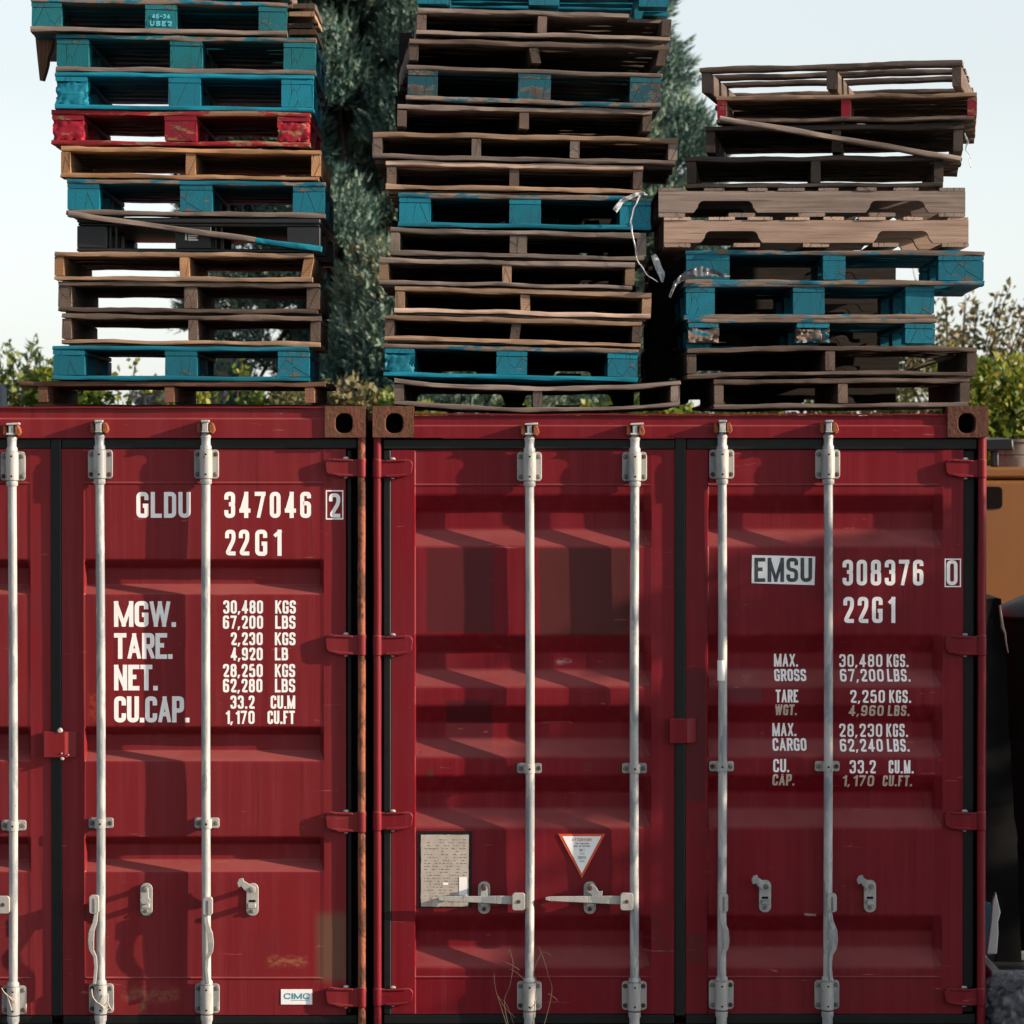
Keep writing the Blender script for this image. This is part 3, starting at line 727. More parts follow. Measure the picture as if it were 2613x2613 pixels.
def container(cfg):
    xl, xr = cfg['xl'], cfg['xr']                       # outer edges, px
    XL, XR = NX(xl), NX(xr); XC = (XL + XR) / 2
    off = (XC, 0, 0)
    root = thing('shipping_container', cfg['label'], 'shipping container', off, 'red shipping containers')
    red = cfg['red']
    P = lambda mb, name, mat, par=root, bev=0: mb.build(name, mat, par, off, bev, weighted=(name in ('door', 'door_header')), smooth=name not in ('container_number_lettering', 'size_code_lettering', 'weight_lettering', 'maker_sticker', 'owner_code_plate', 'warning_sticker'))
    LEN = 6.058; zt = cfg['ztop']
    for side in (0, 1):                                  # corrugated side walls
        mb = MB(); xw = XL + .012 if side == 0 else XR - .012
        n = 22; pts = []
        for i in range(n):
            y = .18 + (LEN - .36) * i / n; p = (LEN - .36) / n; d = .036 if side == 0 else -.036
            pts += [(xw, y), (xw + 0, y + p*.3), (xw + d, y + p*.5), (xw + d, y + p*.8)]
        vs = [(x, y, .15) for x, y in pts] + [(x, y, zt-.08) for x, y in pts]; k = len(pts)
        mb.add(vs, [(i, i+1, k+i+1, k+i) for i in range(k-1)])
        P(mb, 'side_wall', red)
    mb = MB(); n = 20; pts = []
    for i in range(n):
        y = .10 + (LEN - .2) * i / n; p = (LEN-.2) / n
        pts += [(y, zt-.030), (y + p*.35, zt-.030), (y + p*.5, zt-.05), (y + p*.85, zt-.05)]
    k = len(pts)
    mb.add([(XL+.05, y, z) for y, z in pts] + [(XR-.05, y, z) for y, z in pts], [(i, k+i, k+i+1, i+1) for i in range(k-1)])
    P(mb, 'roof', red)
    mb = MB(); mb.box(XL+.03, XR-.03, LEN-.06, LEN-.02, .15, zt-.05); P(mb, 'end_wall', red)
    mb = MB(); mb.box(XL+.03, XR-.03, .15, LEN-.06, .13, .17); P(mb, 'floor', M['rust_dark'])
    for sx in (0, 1):
        mb = MB(); x0 = XL if sx == 0 else XR - .06
        mb.box(x0, x0+.06, .18, LEN-.18, zt-.085, zt-.01); mb.box(x0, x0+.05, .18, LEN-.18, .02, .16)
        P(mb, 'side_rail', red, bev=.004)
    # castings, posts
    for sx, cm, c in ((0, cfg['cast_l'], cfg.get('cl')), (1, cfg['cast_r'], cfg.get('cr'))):
        x0, x1 = (XL, XL + 105/PPM) if sx == 0 else (XR - 104/PPM, XR)
        zc0 = NZ(1116)
        if sx == 0: a0, a1 = x0 + 33/PPM, x0 + 77/PPM
        else: a0, a1 = x0 + 27/PPM, x0 + 70/PPM
        mb = MB(); casting(mb, x0, x1, zc0, NZ(1036), 0.0, .178, a0, a1, NZ(1105), NZ(1055))
        P(mb, 'corner_casting', [cm, M['hole']], bev=.004)
        mb = MB(); casting(mb, x0, x1, 0.0, .118, 0.0, .178, a0, a1, .03, .09)
        P(mb, 'corner_casting', [cm, M['hole']], bev=.004)
        mb = MB(); casting(mb, x0, x1, NZ(1116), NZ(1036), LEN-.178, LEN, a0, a1, NZ(1105), NZ(1055))
        P(mb, 'corner_casting', [cm, M['hole']], bev=.004)
        mb = MB(); casting(mb, x0, x1, 0.0, .118, LEN-.178, LEN, a0, a1, .03, .09)
        P(mb, 'corner_casting', [cm, M['hole']], bev=.004)
        pm = cfg['post_l'] if sx == 0 else cfg['post_r']
        xc = NX(cfg['pl']) if sx == 0 else NX(cfg['pr'])
        mb = MB()
        pts = []
        for i in range(25):
            z = .118 + (zc0 - .118) * i / 24
            pts.append((xc + .0015 * mnoise.noise(Vector((z*3, sx*5, 1))), YD-.010, z))
        mb.ring_tube(pts, [.0158]*25, 14)
        xo = XL if sx == 0 else XR
        xi = xc + (.004 if sx == 0 else -.004)
        mb.box(min(xo, xi)+.002, max(xo, xi)-.002, YD-.002, .16, .118, zc0-.001)
        P(mb, 'corner_post', pm, bev=.002)
        mb = MB(); x0p, x1p = (XL+.025, XL+.10) if sx == 0 else (XR-.10, XR-.025)
        mb.box(x0p, x1p, YD+.07, YD+.14, .118, zc0-.001); P(mb, 'door_post', M['hole'])  # coloured near-black to stand in for deep shade in the side gap
    # header and sill
    h0 = cfg['header_top']
    mb = MB(); xa, xb = XL + 105.5/PPM, XR - 104.5/PPM
    nseg = 40; z1, z2 = NZ(h0 + 24), NZ(1117)
    vs = []; fs = []
    rows = [(NZ(h0), .020), (z1, .020), (z1-.006, .011), (z2, .011)]
    for z, y in rows:
        for i in range(nseg + 1):
            x = xa + (xb-xa)*i/nseg
            vs.append((x, y + .0035*mnoise.noise(Vector((x*3.1, z*4, 2))), z + (.0025*mnoise.noise(Vector((x*4, 0, 5))) if z == rows[0][0] else 0)))
    for j in range(3):
        for i in range(nseg): a = j*(nseg+1)+i; fs.append((a, a+nseg+1, a+nseg+2, a+1))
    mb.add(vs, fs)
    mb.box(xa, xb, .026, .12, z2, NZ(h0)-.001)
    vs = []; 
    for i in range(nseg+1):                            # rolled top lip
        x = xa + (xb-xa)*i/nseg; dz = .0035*mnoise.noise(Vector((x*5, 1, 7)))
        vs += [(x, .008, NZ(h0)+.001+dz), (x, .008, NZ(h0)+.007+dz), (x, .05, NZ(h0)+.007+dz), (x, .05, NZ(h0)+.001+dz)]
    fs = []
    for i in range(nseg):
        for k in range(4): fs.append((4*i+k, 4*i+4+k, 4*i+4+(k+1) % 4, 4*i+(k+1) % 4))
    mb.add(vs, fs); P(mb, 'door_header', red)
    mb = MB(); mb.box(XL+105.5/PPM, XR-104.5/PPM, .03, .16, .02, .118); P(mb, 'door_sill', red, bev=.004)
    return root, off, P
hw_plate = lambda: [M['zinc_plate'], M['bolt'], M['bolt_rust'], M['hole']]

def door_hardware(P, door, rods, seed, mid, top=(1147, 1222), bot=(2510, 2586), head=1104, turned=False, bows=None):
    for i, x in enumerate(rods):
        P(rod_mesh(x, brk=top, brk2=bot, wb=(bows[i] if bows else 0)), 'locking_rod', M['zinc'], door)
        P(cam_mesh(x, head, turned), 'cam', M['zinc'], door, .0025)
        P(bracket_mesh(x, *top, True, seed*7+i*3), 'rod_bracket', hw_plate(), door, .002)
        P(bracket_mesh(x, *bot, True, seed*7+i*3+1), 'rod_bracket', hw_plate(), door, .002)
        P(bracket_mesh(x, *mid, False, seed*7+i*3+2), 'rod_bracket', hw_plate(), door, .0015)

# ---- left container
cfgL = dict(xl=-632, xr=933, label='red container stencilled GLDU 347046 with rust-orange right hinge post', red=M['red_left'], ztop=2.585,
            cast_l=M['rust_cast'], cast_r=M['rust_cast'], post_l=M['red_left'], post_r=M['rust_post'], pl=-622, pr=922, header_top=1042)
rootL, offL, P = container(cfgL)
bpsL = [(1429,1451,1493,1517), (1858,1879,1921,1945), (2140,2161,2202,2229)]
zt, zb = NZ(1146), NZ(2597)
prof = make_profile(bpsL, .058, .002, (1233, 2503), zt, zb)
mb, dfL = door_panel(NX(154), NX(881), NX(210), NX(825), zt, zb, prof, .007, .018)
dR = P(mb, 'door', M['door_left'])
mb, dfL0 = door_panel(NX(-580), NX(126), NX(-525), NX(74), zt, zb, prof, .016)
dLft = P(mb, 'door', M['red_left'])
mb = MB(); mb.box(NX(126.5), NX(153.5), YD-.005, YD+.06, NZ(2600), NZ(1117.5)); mb.box(NX(154), NX(911), YD-.004, YD+.06, NZ(1145.5), NZ(1117.5))
mb.box(NX(154), NX(911), YD+.002, YD+.06, NZ(2622), NZ(2597.5)); mb.box(NX(881.5), NX(896), YD+.03, YD+.085, NZ(2597), NZ(1146)); P(mb, 'gasket', M['rubber'], dR, .005)
mb = MB(); mb.box(NX(-611), NX(126), YD-.002, YD+.06, NZ(1145.5), NZ(1117.8)); mb.box(NX(-611), NX(126), YD+.002, YD+.06, NZ(2622), NZ(2597.5)); mb.box(NX(-595), NX(-580.5), YD+.03, YD+.085, NZ(2597), NZ(1146)); P(mb, 'gasket', M['rubber'], dLft, .005)
door_hardware(P, dR, (253.5, 525), 1, (2090, 2117), top=(1147,1222), bot=(2516,2592), turned=True, bows=(.004, -.002))
door_hardware(P, dLft, (30, -250), 3, (2096, 2123), top=(1152,1227), bot=(2521,2595), head=1110, bows=(.003, 0))
for x in (253.5, 525): P(keeper_mesh(x), 'cam_keeper', M['rust_keeper'], rootL, .004)
for x in (30, -250): P(keeper_mesh(x, 1110), 'cam_keeper', M['rust_keeper'], rootL, .004)
for ya, yb in ((1170,1217),(1620,1673),(2074,2127),(2525,2576)):
    P(hinge_mesh(829, 922, ya, yb), 'hinge', [M['red_left'], M['zinc_plate']], dR, .0035)
    P(hinge_mesh(-529, -622, ya, yb), 'hinge', [M['red_left'], M['zinc_plate']], dLft, .0035)
P(handle_down(240, -1, 2284, 2512), 'handle', hw_plate(), dR, .003)
P(handle_down(530, 1, 2289, 2510), 'handle', hw_plate(), dR, .003)
P(catch_mesh(369.5, 2258, 2342, 'front', 0), 'handle_catch', hw_plate(), dR, .002)
P(catch_mesh(641, 2258, 2342, 'open', 0), 'handle_catch', hw_plate(), dR, .002)
P(handle_flat(-140, 8, 2307), 'handle', hw_plate(), dLft, .003)
mb = MB(); mb.box(NX(109), NX(163), YD-.030, YD-.006, NZ(1934), NZ(1869)); mb.hexa([(NX(163.2),YD-.0295,NZ(1934)),(NX(191),YD-.006,NZ(1934)),(NX(191),YD-.001,NZ(1934)),(NX(163.2),YD-.001,NZ(1934)),(NX(163.2),YD-.0295,NZ(1869)),(NX(191),YD-.006,NZ(1869)),(NX(191),YD-.001,NZ(1869)),(NX(163.2),YD-.001,NZ(1869))])
mb.cur = 1
for (a, b, c) in ((150, 1866, 8), (156, 1937, 6), (155, 1924, 3.5), (172, 1928, 2.5)):
    mb.ring_tube([(NX(a), YD-.016, NZ(b)), (NX(a), YD-.034, NZ(b))], [c/PPM, c*.6/PPM], 8)
mb.cur = 0
P(mb, 'door_stop_plate', [M['red_left'], M['zinc_plate']], dR, .004)
# lettering
mb = MB(); LT(mb, 'GLDU', 345, 484, 1255.5, 1321.5, 10.6, .28, dfL); P(mb, 'container_number_lettering', M['white_paint'], dR)
mb = MB(); LT(mb, '347046', 570, 792, 1255, 1322, 10.6, .62, dfL); P(mb, 'container_number_lettering', M['white_paint'], dR)
mb = MB(); LT(mb, '2', 838, 867, 1259, 1321, 9.8, .3, dfL)
frame_rect(mb, 830, 875, 1251, 1326, 3.2, dfL); P(mb, 'container_number_lettering', M['white_paint'], dR)
mb = MB()
LT(mb, '22', 572, 634, 1352, 1418, 10.2, .5, dfL); LT(mb, 'G1', 649, 714, 1352, 1419, 10.6, .55, dfL)
P(mb, 'size_code_lettering', M['white_paint'], dR)
for s, b, c, d in (('MGW.', 446, 1535, 1601), ('TARE.', 437, 1617, 1683), ('NET.', 399, 1698, 1764), ('CU.CAP.', 480, 1779, 1846)):
    mb = MB(); LT(mb, s, 287, b, c, d, 11.4, .12, dfL); P(mb, 'weight_lettering', M['white_paint'], dR)
rows = ((1533,1567),(1572,1606),(1615,1648),(1654,1687),(1696,1730),(1734,1769),(1777,1811),(1816,1850))
nums = (('30,480',567,669),('67,200',566,669),('2,230',586,668),('4,920',586,668),('28,250',566,668),('62,280',566,667),('33.2',585,647),('1,170',570,647))
unts = (('KGS',700,753),('LBS',700,752),('KGS',699,752),('LB',699,733),('KGS',699,751),('LBS',699,751),('CU.M',688,751),('CU.FT',680,750))
for (c, d), (s, a, b), (u, ua, ub) in zip(rows, nums, unts):
    mb = MB(); LT(mb, s, a, b, c, d, 5.9, .34, dfL); P(mb, 'weight_lettering', M['white_paint'], dR)
    mb = MB(); LT(mb, u, ua, ub, c, d, 5.9, .24, dfL); P(mb, 'weight_lettering', M['white_paint'], dR)
mb = MB(); yS = YD - .0022
x0, x1, z0, z1 = px4(714, 794, 2531, 2570); mb.box(x0, x1, yS-.0006, YD+.002, z0, z1)
mb.cur = 1
LT(mb, 'C', 722, 738, 2541, 2556, 2.7, .2, None, yS-.0006); LT(mb, 'I', 741, 746, 2541, 2556, 3.8, .2, None, yS-.0006)
LT(mb, 'M', 748, 768, 2541, 2556, 3.0, .2, None, yS-.0006); LT(mb, 'C', 771, 787, 2541, 2556, 2.7, .2, None, yS-.0006)
mb.add([(NX(a), yS-.0016, NZ(b)) for a, b in ((740,2559.5),(787,2559.5),(787,2558.6),(740,2558.6))], [(0,1,2,3)])
mb.cur = 0
P(mb, 'maker_sticker', [M['sticker'], M['teal_ink']], dR)

# ---- right container
cfgR = dict(xl=951, xr=2522, label='red container stencilled EMSU 308376 with a triangular warning sticker', red=M['red_right'], ztop=2.555,
            cast_l=M['rust_cast'], cast_r=M['rust_dark'], post_l=M['red_right'], post_r=M['red_right'], pl=962, pr=2508, header_top=1060)
rootR, offR, P = container(cfgR)
bpsR = [(1263,1306,1351,1397), (1622,1667,1711,1757), (1803,1847,1889,1937), (1983,2026,2069,2118), (2342,2384,2426,2477)]
zt, zb = NZ(1148), NZ(2594)
prof = make_profile(bpsR, .052, .005, (1238, 2501), zt, zb, .009)
mb, dfA = door_panel(NX(998), NX(1723), NX(1057), NX(1664), zt, zb, prof, .005, .034)
dA = P(mb, 'door', M['door_right_a'])
mb, dfB = door_panel(NX(1752), NX(2462), NX(1807), NX(2410), zt, zb, prof, .006, .036)
dB = P(mb, 'door', M['door_right_b'])
mb = MB(); mb.box(NX(976), NX(1723), YD-.004, YD+.06, NZ(1147.5), NZ(1119)); mb.box(NX(976), NX(997.5), YD-.002, YD+.06, NZ(2597), NZ(1148)); mb.box(NX(976), NX(1723), YD+.002, YD+.06, NZ(2622), NZ(2594.5)); P(mb, 'gasket', M['rubber'], dA, .006)
mb = MB(); mb.box(NX(1723.5), NX(1751.5), YD-.006, YD+.06, NZ(2600), NZ(1114)); mb.box(NX(1752), NX(2497), YD-.004, YD+.06, NZ(1147.5), NZ(1117.5)); mb.box(NX(1752), NX(2497), YD+.002, YD+.06, NZ(2622), NZ(2594.5)); mb.box(NX(2462.5), NX(2494), YD+.03, YD+.08, NZ(2594), NZ(1148)); P(mb, 'gasket', M['rubber'], dB, .005)
door_hardware(P, dA, (1351, 1620), 5, (1950, 1976), top=(1153,1228), bot=(2510,2584), head=1110, bows=(.003, -.002))
door_hardware(P, dB, (1843, 2114), 7, (1945, 1971), top=(1147,1222), bot=(2507,2582), turned=True, bows=(.003, .002))
for x in (1351, 1620): P(keeper_mesh(x, 1110), 'cam_keeper', M['rust_keeper'], rootR, .004)
for x in (1843, 2114): P(keeper_mesh(x), 'cam_keeper', M['rust_keeper'], rootR, .004)
for ya, yb in ((1172,1219),(1622,1674),(2074,2122),(2527,2572)):
    P(hinge_mesh(1053, 962, ya, yb), 'hinge', [M['red_right'], M['zinc_plate']], dA, .0035)
    P(hinge_mesh(2414, 2508, ya, yb), 'hinge', [M['red_right'], M['zinc_plate']], dB, .0035)
P(handle_flat(1119, 1324, 2299), 'handle', hw_plate(), dA, .003)
P(handle_flat(1392, 1600, 2299), 'handle', hw_plate(), dA, .003)
P(catch_mesh(1235, 2254, 2337, 'front', 1), 'handle_catch', hw_plate(), dA, .002)
P(catch_mesh(1506, 2254, 2337, 'right', 1), 'handle_catch', hw_plate(), dA, .002)
P(handle_down(1846, 1, 2280, 2502), 'handle', hw_plate(), dB, .003)
P(handle_down(2123, 1, 2280, 2505), 'handle', hw_plate(), dB, .003)
P(catch_mesh(1955, 2250, 2333, 'open', 0), 'handle_catch', hw_plate(), dB, .002)
P(catch_mesh(2224, 2250, 2333, 'open', 0), 'handle_catch', hw_plate(), dB, .002)
mb = MB(); mb.box(NX(1709), NX(1753), YD-.032, YD-.007, NZ(1898), NZ(1835)); mb.hexa([(NX(1753.2),YD-.0315,NZ(1898)),(NX(1778),YD-.006,NZ(1898)),(NX(1778),YD-.001,NZ(1898)),(NX(1753.2),YD-.001,NZ(1898)),(NX(1753.2),YD-.0315,NZ(1835)),(NX(1778),YD-.006,NZ(1835)),(NX(1778),YD-.001,NZ(1835)),(NX(1753.2),YD-.001,NZ(1835))])
P(mb, 'door_stop_plate', M['red_right'], dB, .004)
mb = MB(); LT(mb, '308376', 2153, 2360, 1429, 1495, 10.0, .55, dfB); P(mb, 'container_number_lettering', M['white_paint'], dB)
mb = MB(); LT(mb, '0', 2419, 2447, 1430, 1494, 9.0, .3, dfB); frame_rect(mb, 2414, 2456, 1426, 1499, 3.0, dfB); P(mb, 'container_number_lettering', M['white_paint'], dB)
mb = MB(); LT(mb, '22G1', 2155, 2286, 1524, 1591, 10.0, .55, dfB)
P(mb, 'size_code_lettering', M['white_paint'], dB)
mb = MB(); yS = YD + .005 - .0030
a = [(1921,1417),(2083,1421),(2081,1494),(1920,1489)]
mb.add([(NX(p), yS, NZ(q)) for p, q in a] + [(NX(p), yS+.003, NZ(q)) for p, q in a], [(3,2,1,0),(4,5,6,7),(0,1,5,4),(1,2,6,5),(2,3,7,6),(3,0,4,7)])
mb.cur = 1
LT(mb, 'EMSU', 1927, 2075, 1424, 1486, 9.6, .30, None, yS)
mb.cur = 0
P(mb, 'owner_code_plate', [M['sticker'], M['grey_ink']], dB)
for s, a, b, c, d, cream in (('MAX.',1980,2042,1672,1705,0),('GROSS',1980,2062,1711,1741,0),('TARE',1982,2040,1762,1795,0),('WGT.',1981,2038,1800,1829,1),
        ('MAX.',1976,2038,1850,1884,0),('CARGO',1976,2063,1889,1920,0),('CU.',1976,2017,1940,1974,0),('CAP.',1975,2032,1979,2010,1)):
    mb = MB(); LT(mb, s, a, b, c, d, 5.4, .26, dfB); P(mb, 'weight_lettering', M['cream_paint' if cream else 'white_paint'], dB)
for s, a, b, c, d, cream in (('30,480',2148,2259,1673,1706,0),('KGS.',2270,2326,1673,1706,0),('67,200',2149,2261,1711,1742,0),('LBS.',2270,2329,1711,1742,0),
        ('2,250',2173,2262,1763,1796,0),('KGS.',2273,2329,1763,1796,0),('4,960',2171,2260,1802,1831,1),('LBS.',2271,2327,1802,1831,1),
        ('28,230',2148,2259,1852,1886,0),('KGS.',2269,2325,1852,1886,0),('62,240',2149,2259,1891,1922,0),('LBS.',2270,2327,1891,1922,0),
        ('33.2',2172,2239,1943,1977,0),('CU.M.',2272,2336,1943,1977,0),('1,170',2152,2236,1982,2012,1),('CU.FT.',2258,2334,1982,2012,1)):
    mb = MB(); LT(mb, s, a, b, c, d, 5.2, .42, dfB); P(mb, 'weight_lettering', M['cream_paint' if cream else 'white_paint'], dB)
# inspection plate, little sticker, warning triangle
def csc_mat():
    t = NT('inspection_plate'); g = t.n('ShaderNodeNewGeometry').outputs['Position']
    row = t.noise(t.mapping(g, (60, 1, 95)), 1.0, 5, 0.7)
    c = t.mix(t.ramp(t.noise(g, 14, 6, 0.7), [(0.35, 0.0), (0.7, 1.0)]), (0.36, 0.31, 0.27), (0.47, 0.43, 0.39))
    c = t.mix(t.ramp(row, [(0.60, 0.0), (0.70, 0.6)]), c, (0.17, 0.12, 0.095))
    c = t.mix(t.ramp(t.noise(t.mapping(g, (22, 1, 4)), 1.0, 4), [(0.6, 0.0), (0.75, 0.8)]), c, (0.20, 0.11, 0.07))
    return t.done(c, 0.65, 0, 0.4)
M['csc'] = csc_mat(); M['worn_print'] = plain('worn_print', (0.20, 0.15, 0.125), .7, .5, 70)
mb = MB(); x0, x1, z0, z1 = px4(1066, 1204, 2125, 2322)
yS = YD + .0045 - .003
mb.cur = 1; nz = 26; vs = []; fs = []
def ragged(a, b, sd): return [(a[0]+(b[0]-a[0])*i/14 + .0022*mnoise.noise(Vector((i*1.7, sd, 0))), a[1]+(b[1]-a[1])*i/14 + .0022*mnoise.noise(Vector((i*1.9, sd, 4)))) for i in range(14)]
outl = ragged((x0,z0),(x1,z0),1) + ragged((x1,z0),(x1,z1),2) + ragged((x1,z1),(x0,z1),3) + ragged((x0,z1),(x0,z0),4)
mb.extrude_y(outl, yS, yS+.003)
i_ = 9/PPM; mb.cur = 0
inl = ragged((x0+i_*.8,z0+i_*.4),(x1-i_*1.1,z0+i_*.4),5) + ragged((x1-i_*1.1,z0+i_*.4),(x1-i_*.9,z1-i_),6) + ragged((x1-i_*.9,z1-i_),(x0+i_*.8,z1-i_),7) + ragged((x0+i_*.8,z1-i_),(x0+i_*.8,z0+i_*.4),8)
mb.extrude_y(inl, yS-.0018, yS)
mb.cur = 2; prn = random.Random(5)
for row in range(22):                                  # worn, unreadable print: rows of short dashes
    yr = 2146 + row * 7.6; xx = 1082 + prn.choice((0, 0, 8, 14))
    while xx < 1188:
        wd_ = prn.uniform(2, 9)
        if prn.random() < .62 and xx + wd_ < 1192: mb.add([(NX(a_), yS-.0021, NZ(b_)) for a_, b_ in ((xx, yr+2.2), (xx+wd_, yr+2.2), (xx+wd_, yr), (xx, yr))], [(0,1,2,3)])
        xx += wd_ + prn.uniform(1.5, 5)
mb.cur = 0
P(mb, 'inspection_plate', [M['csc'], M['rubber'], M['worn_print']], dA)
mb = MB(); x0, x1, z0, z1 = px4(1171, 1191, 2243, 2290); mb.box(x0, x1, yS-.0030, yS-.0019, z0, z1)
x0, x1, z0, z1 = px4(1129, 1143, 2257, 2263); mb.box(x0, x1, yS-.0030, yS-.0019, z0, z1)
P(mb, 'white_sticker', M['sticker'], dA)
mb = MB(); yS = YD + .004
tri = lambda k: [(1485.5, 2246-k*2.1), (1546-k*1.75, 2132+k*1.0), (1425+k*1.75, 2132+k*1.0)]
for k, yy, ci in ((0, yS-.0022, 1), (6.0, yS-.0030, 0)):
    mb.cur = ci; p = tri(k); mb.extrude_y([(NX(a), NZ(b)) for a, b in p], yy, yy+.0012)
mb.cur = 2; LT(mb, 'ATTENTION', 1461, 1510, 2143.5, 2150.5, 1.5, .5, None, yS-.0030)
mb.cur = 3
for s, a, b, c, d in (('THIS CONTAINER',1469,1504,2155,2158.5),('MUST BE REPAIRED',1465,1507,2161.5,2165.5),('ONLY',1479,1493,2170,2177),('WITH',1480,1492,2181.5,2184.5),('CORTEN',1476,1496,2189,2196.5),('STEEL',1480,1493,2200.5,2204)):
    LT(mb, s, a, b, c, d, .9, .5, None, yS-.0030)
mb.cur = 0
P(mb, 'warning_sticker', [M['sticker'], M['orange_ink'], M['pale_red_ink'], M['grey_text']], dA)
mb = MB(); mb.lathe_z(NX(1843.5), YR, [(NZ(1737), .0184), (NZ(1736), .0188), (NZ(1686), .0188), (NZ(1685), .0184)], 18); P(mb, 'tape', M['sticker'], dB)

# ------------------------------------------------------------------ pallets
W = {}
def mk(name, *a, **k):
    W[name] = [wood(name, *a, **k), wood(name + '_end', *a, endgrain=True, **k)]
mk('grey', (0.26, 0.205, 0.178), (0.12, 0.092, 0.078), .5)
mk('brown', (0.165, 0.117, 0.094), (0.066, 0.046, 0.037), .6)
mk('dark', (0.090, 0.068, 0.057), (0.032, 0.024, 0.020), .6)
mk('gap_black', (0.035, 0.028, 0.025), (0.014, 0.012, 0.011), .6)  # near-black wood standing in for shade seen through the stacks
mk('orange', (0.42, 0.235, 0.125), (0.23, 0.115, 0.055), .4)
mk('tan', (0.36, 0.235, 0.16), (0.18, 0.11, 0.07), .5)
mk('pine', (0.56, 0.41, 0.325), (0.32, 0.21, 0.16), .35)
mk('rustwood', (0.23, 0.11, 0.065), (0.09, 0.045, 0.03), .6)
mk('blue', (0.20, 0.15, 0.12), (0.09, 0.065, 0.05), .4, paint=(0.001, 0.135, 0.200), wear=.22)
mk('blue_bright', (0.30, 0.22, 0.17), (0.12, 0.09, 0.07), .4, paint=(0.001, 0.180, 0.270), wear=.20)
mk('teal', (0.20, 0.15, 0.12), (0.09, 0.065, 0.05), .4, paint=(0.002, 0.132, 0.165), wear=.22)
mk('blue_dark', (0.20, 0.16, 0.13), (0.07, 0.055, 0.05), .6, paint=(0.003, 0.080, 0.115), wear=.42, mould=.5)
mk('blue_worn', (0.26, 0.19, 0.15), (0.12, 0.085, 0.065), .4, paint=(0.003, 0.135, 0.215), wear=.58)
mk('teal_worn', (0.26, 0.19, 0.15), (0.12, 0.085, 0.065), .4, paint=(0.003, 0.13, 0.17), wear=.52)
mk('red', (0.34, 0.16, 0.08), (0.18, 0.08, 0.04), .3, paint=(0.27, 0.004, 0.020), wear=.30)
mk('red_worn', (0.34, 0.19, 0.11), (0.18, 0.09, 0.05), .3, paint=(0.30, 0.012, 0.020), wear=.5)

prng = random.Random(31)
def board(mb, x0, x1, y0, y1, z0, z1, axis='x', n=14, amp=.0024, bow=0.0, ch=.0025, cracked=None):
    """worn timber: an 8-sided loft along axis with uneven edges; bow lifts the middle"""
    L = {'x': (x0, x1, y0, y1, z0, z1), 'y': (y0, y1, x0, x1, z0, z1), 'z': (z0, z1, x0, x1, y0, y1)}[axis]
    a0, a1, b0, b1, c0, c1 = L
    seed = prng.random() * 100; uo, vo = prng.random()*20, prng.random()*20
    ch = min(ch, (b1-b0)*.3, (c1-c0)*.3)
    cs = [(b0+ch,c0),(b1-ch,c0),(b1,c0+ch),(b1,c1-ch),(b1-ch,c1),(b0+ch,c1),(b0,c1-ch),(b0,c0+ch)]
    per = [0]
    for i in range(8): per.append(per[-1] + math.dist(cs[i], cs[(i+1) % 8]))
    vs = []; ln = a1 - a0
    for i in range(n+1):
        f = i/n; a = a0 + ln*f
        lift = bow * (1 - (2*f-1)**2)
        for k, (b, c) in enumerate(cs):
            nb = mnoise.noise(Vector((a*9 + seed, k*.35, 1))) * amp + mnoise.noise(Vector((a*34 + seed, k*1.3, 5))) * amp * .8
            nc = mnoise.noise(Vector((a*5 + seed, 3, 7 + k*.15))) * amp * (2.6 if axis == 'x' else 1.4) + mnoise.noise(Vector((a*38 + seed, k*1.1, 9))) * amp * .7
            e = (mnoise.noise(Vector((k*2.0, seed, 3))) * .004 if i in (0, n) else 0)
            p = (a + e, b + nb, c + nc + lift)
            vs.append({'x': (p[0], p[1], p[2]), 'y': (p[1], p[0], p[2]), 'z': (p[1], p[2], p[0])}[axis])
    fs = []; uvs = []
    for i in range(n):
        for k in range(8):
            k2 = (k+1) % 8
            q = (i*8+k, i*8+k2, (i+1)*8+k2, (i+1)*8+k)
            ua, ub = a0 + ln*i/n + uo, a0 + ln*(i+1)/n + uo
            va, vb = per[k] + vo, per[k+1] + vo
            w = [(ua,va),(ua,vb),(ub,vb),(ub,va)]
            if axis != 'y': q = q
            fs.append(q); uvs.append(w)
    mb.add(vs, fs, uvs)
    keep = mb.cur; mb.cur = 1
    ca, cb = prng.uniform(-.08, .08), prng.uniform(-.12, .06)
    for idx, rev in ((0, True), (n, False)):
        ids = [idx*8+k for k in range(8)]
        f = tuple(reversed(range(8))) if rev else tuple(range(8))
        vv = [vs[i] for i in ids]
        uu = [(cs[k][0]-(b0+b1)/2 + ca, cs[k][1]-(c0+c1)/2 + cb) for k in f]
        mb.add(vv, [f], [uu])
    mb.cur = keep
